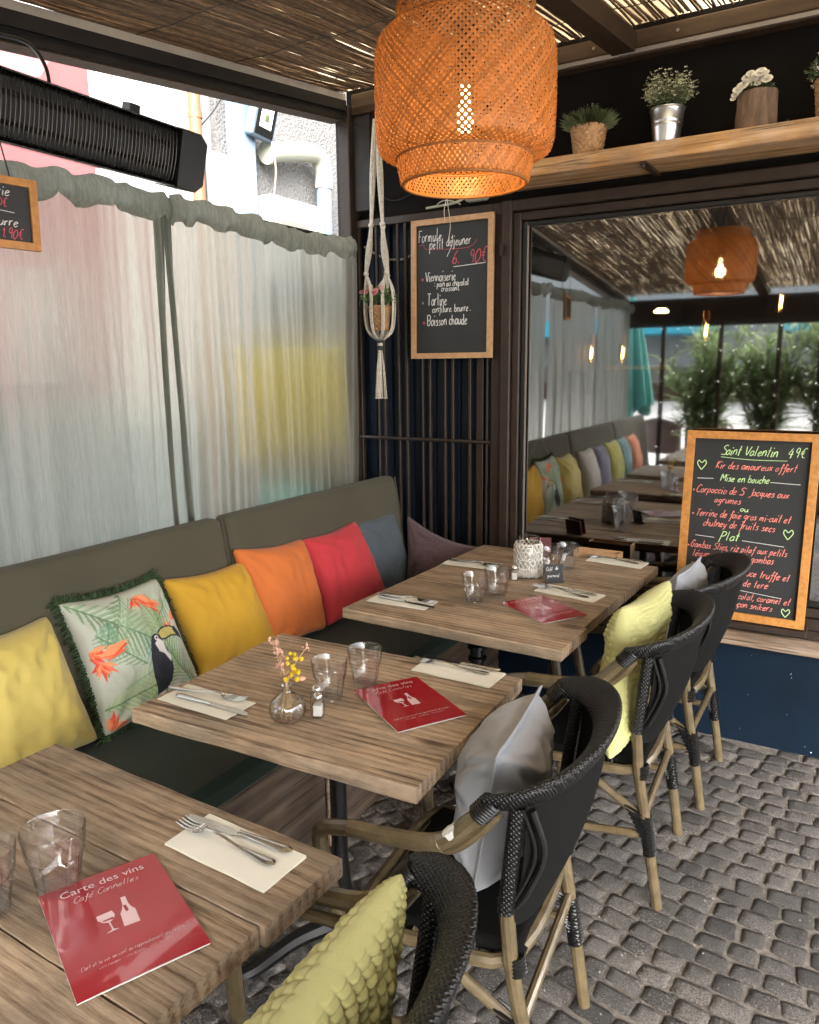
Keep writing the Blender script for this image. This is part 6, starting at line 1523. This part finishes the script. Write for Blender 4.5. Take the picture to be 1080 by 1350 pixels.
# wine menus
def text_mesh(body, size, ext=0.0, shear=0.0, sx=1.0):
    cu = bpy.data.curves.new('t', 'FONT'); cu.body = body; cu.size = size; cu.align_x = 'CENTER'; cu.shear = shear; cu.extrude = ext; cu.resolution_u = 3
    ob = bpy.data.objects.new('t', cu); COL.objects.link(ob); dg = bpy.context.evaluated_depsgraph_get(); me = bpy.data.meshes.new_from_object(ob.evaluated_get(dg)); bpy.data.objects.remove(ob)
    g = G(); g.v = [(v.co.x * sx, v.co.y, v.co.z) for v in me.vertices]; g.f = [tuple(p.vertices) for p in me.polygons]; return g
def menu():
    t = thing('wine_menu', (0, 0, 0), None, None, world=False); W, H = .175, .246
    g = G()
    for l in range(2): g.box(-W / 2 + .0012 * l, W / 2 - .001, -H / 2 + .001, H / 2 - .0012 * l, .0003 + l * .0008, .0009 + l * .0008)
    g.build('pages', M['paper'], t, smooth=0)
    G().grid(lambda u, v: ((u - .5) * W, (v - .5) * H, .0030 + .0012 * math.sin(u * PI) + .0005 * math.sin(v * 5)), 12, 14).build('cover', M['menu_red'], t, smooth=180)
    cz = lambda x: .0033 + .0012 * math.sin((x / W + .5) * PI) + .0006
    def flat(g, nm, m='menu_print'):
        g.v = [(x, y, cz(x)) for x, y, z in g.v]; g.build(nm, M[m], t, smooth=0)
    g = text_mesh('Carte des vins', .0215); g.v = [(x, y + .0915, z) for x, y, z in g.v]; flat(g, 'title_print')
    g, X = lettering('Café Cannelles', 0, 0, .0125, .0008, slant=.35, squeeze=.8); g.v = [(x - X / 2, y + .071, z) for x, y, z in g.v]; flat(g, 'cafe_name_print')
    g, X = lettering("- L'art et le vin servent au rapprochement des peuples -", 0, 0, .0066, .0006, slant=.35, squeeze=.86); g.v = [((x - X / 2) * .15 / X, y - .073, z) for x, y, z in g.v]; flat(g, 'slogan_print')
    g, X = lettering("vins rouges - vins blancs - vins au verre", 0, 0, .0045, .0004, slant=.2, squeeze=.86); g.v = [((x - X / 2) * .10 / X, y - .083, z) for x, y, z in g.v]; flat(g, 'small_print')
    # bottle and glass emblem
    def rot(P, a, dx, dy): return [(x * math.cos(a) - y * math.sin(a) + dx, x * math.sin(a) + y * math.cos(a) + dy) for x, y in P]
    bot = [(-.0035, .040), (.0035, .040), (.0040, .022), (.0065, .012), (.0105, .004), (.0110, -.026), (-.0110, -.026), (-.0105, .004), (-.0065, .012), (-.0040, .022)]
    g = G(); P = rot(bot, R(-4), .012, .003); g.add([(x, y, 0) for x, y in P], [tuple(range(len(P)))]); flat(g, 'bottle_print')
    gls = [(-.012, .020), (.010, .020), (.0115, .010), (.008, .001), (.0012, -.003), (.0012, -.020), (.008, -.0235), (-.010, -.0235), (-.0012, -.020), (-.0012, -.003), (-.008, .001), (-.0125, .010)]
    g = G(); P = rot(gls, R(2), -.016, .002); g.v = [(x, y, 0) for x, y in P]; g.f = [(0, 1, 2, 3, 4, 9, 10, 11), (4, 5, 8, 9), (5, 6, 7, 8)]; flat(g, 'glass_print')
    g = G(); P = rot([(-.0075, .003), (.0075, .003), (.0085, -.0035), (.003, -.001), (-.0065, .0)], R(2), -.016, .0045); g.v = [(x, y, 0) for x, y in P]; g.f = [tuple(range(5))]; g.v = [(x, y, cz(x) + .0002) for x, y, z in g.v]; g.build('wine_print', M['menu_red'], t, smooth=0)
    g = G(); P = rot([(-.002, .020), (.0022, .020), (.004, .006), (.0, .004), (-.001, .008)], R(-4), .010, .003); g.v = [(x, y, cz(x) + .0002) for x, y in P]; g.f = [tuple(range(5))]; g.build('bottle_shade_print', M['menu_red'], t, smooth=0)
    return t
mn0 = menu()
for i, (x, y, a, s, lab) in enumerate(((.954, -2.535, 66.5, 1.0, 'red wine menu on the nearest table, the large one in front'), (.9475, -1.712, 58, 1.0, 'red wine menu on the middle table'), (.971, -.898, 57, .97, 'red wine menu lying on the long table'))):
    o = mn0 if i == 0 else copy_tree(mn0); o.location = (x, y, TZ); o.rotation_euler = (0, 0, R(a)); o.scale = (s, s, 1); tag(o, lab, 'menu', 'red wine menus')
# vase with dried flowers
vs_ = thing('bud_vase', (.752, -1.918, TZ), 'round ribbed glass vase with dried yellow and pink flowers on the middle table', 'vase')
VX, VY = .752, -1.915
prof = [(.0001, .0), (.024, .0), (.036, .008), (.0405, .024), (.037, .042), (.022, .057), (.0115, .066), (.0105, .074), (.0145, .082)]
def ribf(P, n, k, dr):
    def f(u, v):
        i = v * (len(P) - 1); j = min(int(i), len(P) - 2); q = i - j; r = P[j][0] * (1 - q) + P[j + 1][0] * q; z = P[j][1] * (1 - q) + P[j + 1][1] * q; a = 2 * PI * u
        r = max(.0001, r + dr) * (1 + (.03 * abs(math.cos(a * k)) if .1 < v < .8 else 0)); return (VX + r * math.cos(a), VY + r * math.sin(a), TZ + z)
    return f
Pf = [(p.x, p.z) for p in cr([(r, 0, z) for r, z in prof], 3)]
def vr(r): return lambda a: r * (1 + .03 * abs(math.cos(a * 5.5)))
closed_rows(G(), [(0, .002)] + [(vr(r), z) for r, z in Pf[2:]] + [(r_ - .0014, z) for r_, z in Pf[:4:-1]] + [(0, .004)], 88, (VX, VY, TZ)).build('vase_body', M['glass'], vs_, smooth=180)
df = thing('dried_flowers', (VX, VY, TZ + .01), 'small bunch of dried flowers, yellow balls and pale pink sprigs, in the glass vase', 'flowers')
g = G(); rs = random.Random(4)
M['straw'] = mat('straw_stem', (.52, .36, .20), .8, bump=.1); M['yellow_ball'] = mat('yellow_craspedia', (.78, .56, .03), .8, noise_scale=200, var=.25, bump=.6); M['pale_pink'] = mat('dried_pink_bud', (.66, .40, .30), .8, var=.2, bump=.2, island=.3)
for k in range(16):
    a = rs.uniform(0, 6.28); q = rs.uniform(.0, .024); g.tube(cr([(VX + q * math.cos(a), VY + q * math.sin(a), TZ + .006), (VX + .004 * math.cos(a), VY + .004 * math.sin(a), TZ + .075), (VX - .01 * math.cos(a), VY - .01 * math.sin(a), TZ + .12)], 4), .0011, 5)
g.tube(cr([(VX, VY, TZ + .08), (VX + .018, VY + .01, TZ + .13), (VX + .042, VY + .026, TZ + .172)], 4), .0012, 5); g.tube(cr([(VX, VY, TZ + .08), (VX - .012, VY - .006, TZ + .13), (VX - .022, VY - .008, TZ + .185)], 4), .0012, 5)
g.build('stems', M['straw'], df, smooth=180, kind='stuff')
for k in range(22):
    p = (VX + .014 + rs.gauss(0, .011), VY + .004 + rs.gauss(0, .010), TZ + .118 + rs.gauss(0, .017)); G().sphere(p, rs.uniform(.0042, .0062), 8, 5).build('yellow_ball', M['yellow_ball'], df)
g = G()
for k in range(60):
    u = rs.random(); p = Vector((VX - .006 - .018 * u + rs.gauss(0, .006), VY - .006 * u + rs.gauss(0, .006), TZ + .10 + .088 * u)); r = rs.uniform(.002, .0052)
    d = Vector((rs.uniform(-1, 1), rs.uniform(-1, 1), rs.uniform(0, 1))).normalized(); s = d.orthogonal().normalized() * r * .8; g.add([p, p + d * r + s, p + d * r * 2.2, p + d * r - s], [(0, 1, 2, 3)]); g.sphere(p, r * .6, 6, 4)
for k in range(10): g.sphere((VX + .040 + rs.gauss(0, .004), VY + .024 + rs.gauss(0, .004), TZ + .170 + rs.gauss(0, .005)), .0022, 6, 4)
g.build('pink_sprig', M['pale_pink'], df, smooth=180, kind='stuff')
G().sphere((VX + .034, VY + .012, TZ + .100), .010, 10, 6, .45).build('dry_leaf', M['pale_pink'], df)
# salt and pepper
def shaker(x, y, fill, lab, h=.042):
    t = thing('shaker', (x, y, TZ), lab, 'shaker', 'small glass shakers'); s = .0135
    g = G()
    for q, z0, z1 in ((1.0, 0, h), ): g.box(x - s, x + s, y - s, y + s, TZ, TZ + h, .003)
    g.xf(Matrix.Translation((x, y, 0)) @ Matrix.Rotation(R(25), 4, 'Z') @ Matrix.Translation((-x, -y, 0))).build('glass_body', M['glass'], t, smooth=30)
    G().box(x - s * .75, x + s * .75, y - s * .75, y + s * .75, TZ + .004, TZ + h * .72, .002).xf(Matrix.Translation((x, y, 0)) @ Matrix.Rotation(R(25), 4, 'Z') @ Matrix.Translation((-x, -y, 0))).build('filling', M[fill], t, smooth=0)
    G().lathe([(.0105, h + .0005), (.0115, h + .002), (.0115, h + .008), (.0085, h + .014), (.003, h + .018), (.0001, h + .0185)], 16, (x, y, TZ)).build('metal_cap', M['steel'], t)
shaker(.805, -1.872, 'paper', 'salt shaker in front of the pair beside the vase'); shaker(.778, -1.842, 'straw', 'shaker behind the salt shaker, between vase and glass'); shaker(.757, -.628, 'paper', 'salt shaker beside the macrame lantern on the long table')
# macrame lantern
ln = thing('candle_jar', (.775, -.545, TZ), 'glass candle jar wrapped in white macrame on the long table', 'lantern'); LXn, LYn = .778, -.548
G().lathe([(.0001, 0), (.046, 0), (.049, .004), (.049, .115), (.044, .128), (.038, .134), (.038, .150), (.0365, .150), (.0365, .134), (.042, .127), (.0465, .114), (.0465, .008), (.0001, .005)], 32, (LXn, LYn, TZ)).build('jar', M['glass'], ln)
G().tube([(LXn + .039 * math.cos(k * PI / 20), LYn + .039 * math.sin(k * PI / 20), TZ + .149) for k in range(40)], .0028, 6, close=True).build('jar_rim', M['glass'], ln)
g = G(); n = 18
M['white_cord'] = mat('white_macrame_cord', (.74, .72, .68), .9, noise_scale=200, var=.12, bump=.5)
for d in (-1, 1):
    for i in range(n):
        pts = []
        for k in range(25):
            v = k / 24; a = 2 * PI * i / n + d * v * 1.35; r = .0515 if v < .88 else .0515 - (v - .88) * .07; pts.append((LXn + (r + .0012 * math.sin(k * 1.3 + d)) * math.cos(a), LYn + (r + .0012 * math.sin(k * 1.3 + d)) * math.sin(a), TZ + .034 + v * .096))
        g.tube(pts, .0023, 5)
for z in (.036, .070, .100, .127):
    g.tube([(LXn + (.0525 if z < .12 else .047) * math.cos(k * PI / 30), LYn + (.0525 if z < .12 else .047) * math.sin(k * PI / 30), TZ + z + .002 * math.sin(k * 3)) for k in range(60)], .0028, 5, close=True)
g.build('macrame_net', M['white_cord'], ln, smooth=180, kind='stuff')
g = G()
for i in range(58): a = 2 * PI * i / 58; g.tube([(LXn + .0525 * math.cos(a), LYn + .0525 * math.sin(a), TZ + .036), (LXn + .054 * math.cos(a + .02), LYn + .054 * math.sin(a + .02), TZ + .018), (LXn + .0545 * math.cos(a + U(-.03, .03)), LYn + .0545 * math.sin(a), TZ + .002 + U(0, .007))], .0020, 5)
g.build('fringe', M['white_cord'], ln, smooth=180, kind='stuff')
G().lathe([(.0001, .006), (.038, .006), (.038, .10), (.0001, .10)], 20, (LXn, LYn, TZ)).build('candle', M['napkin'], ln)
# small black sign
ts = thing('table_sign', (.897, -.585, TZ), 'small black standing sign with chalk writing beside the lantern', 'sign', world=False)
G().box(-.034, .034, 0, .066, -.0015, .0015, .001).build('plate', M['slate'], ts, smooth=0); G().box(-.034, .034, 0.0, .004, -.03, .012).build('foot', M['slate'], ts, smooth=0)
for tx, x, y, s in (('Café', -.028, .044, .013), ('du', .006, .047, .012), ('gourmand', -.026, .020, .012)):
    g, X = lettering(tx, x, y, s, .0013, .0019, slant=.2, squeeze=.62); g.build('chalk_lettering', M['chalk_white'], ts, smooth=0)
ts.matrix_world = Matrix.Translation((.895, -.585, TZ)) @ Matrix.Rotation(R(38), 4, 'Z') @ Matrix.Rotation(R(78), 4, 'X')
# maroon card holder and wooden crate by the window
cd = thing('card_holder', (.72, -.22, TZ), 'dark red standing card behind the glasses at the back of the long table', 'card', world=False)
M['maroon'] = mat('maroon_card', (.10, .018, .022), .4, bump=.05)
G().box(-.045, .045, 0, .075, -.004, .004, .001).build('front_leaf', M['maroon'], cd, smooth=0); G().box(-.045, .045, 0, .073, -.03, -.022, .001).build('rear_leaf', M['maroon'], cd, smooth=0); G().box(-.044, .044, .003, .006, -.0215, -.0045).build('fold', M['maroon'], cd, smooth=0)
G().box(.0, .0025, .004, .074, .0042, .005).build('crease', M['petal_pink'], cd, smooth=0)
cd.matrix_world = Matrix.Translation((.705, -.235, TZ)) @ Matrix.Rotation(R(22), 4, 'Z') @ Matrix.Rotation(R(78), 4, 'X')
ct = thing('wooden_crate', (.96, -.09, .53), 'small wooden crate with a cut out handle standing on the sill behind the long table', 'crate')
CM = Matrix.Translation((.905, -.088, .53)) @ Matrix.Diagonal((.72, 1, 1.08, 1))
def cbx(a, n): G().box(*a, .002).xf(CM).build(n, M['frame_wood'], ct, smooth=0)
cbx((-.13, .13, -.035, -.027, 0, .15), 'lower_side'); cbx((-.13, -.055, -.035, -.027, .1502, .185), 'upper_side'); cbx((.055, .13, -.035, -.027, .1502, .185), 'upper_side'); cbx((-.13, .13, -.035, -.027, .1852, .215), 'handle_bar')
cbx((-.13, -.122, -.0265, .038, 0, .215), 'end_panel'); cbx((.122, .13, -.0265, .038, 0, .215), 'end_panel'); cbx((-.1215, .1215, .030, .038, 0, .215), 'back_side'); cbx((-.1215, .1215, -.0265, .0295, 0, .008), 'bottom')
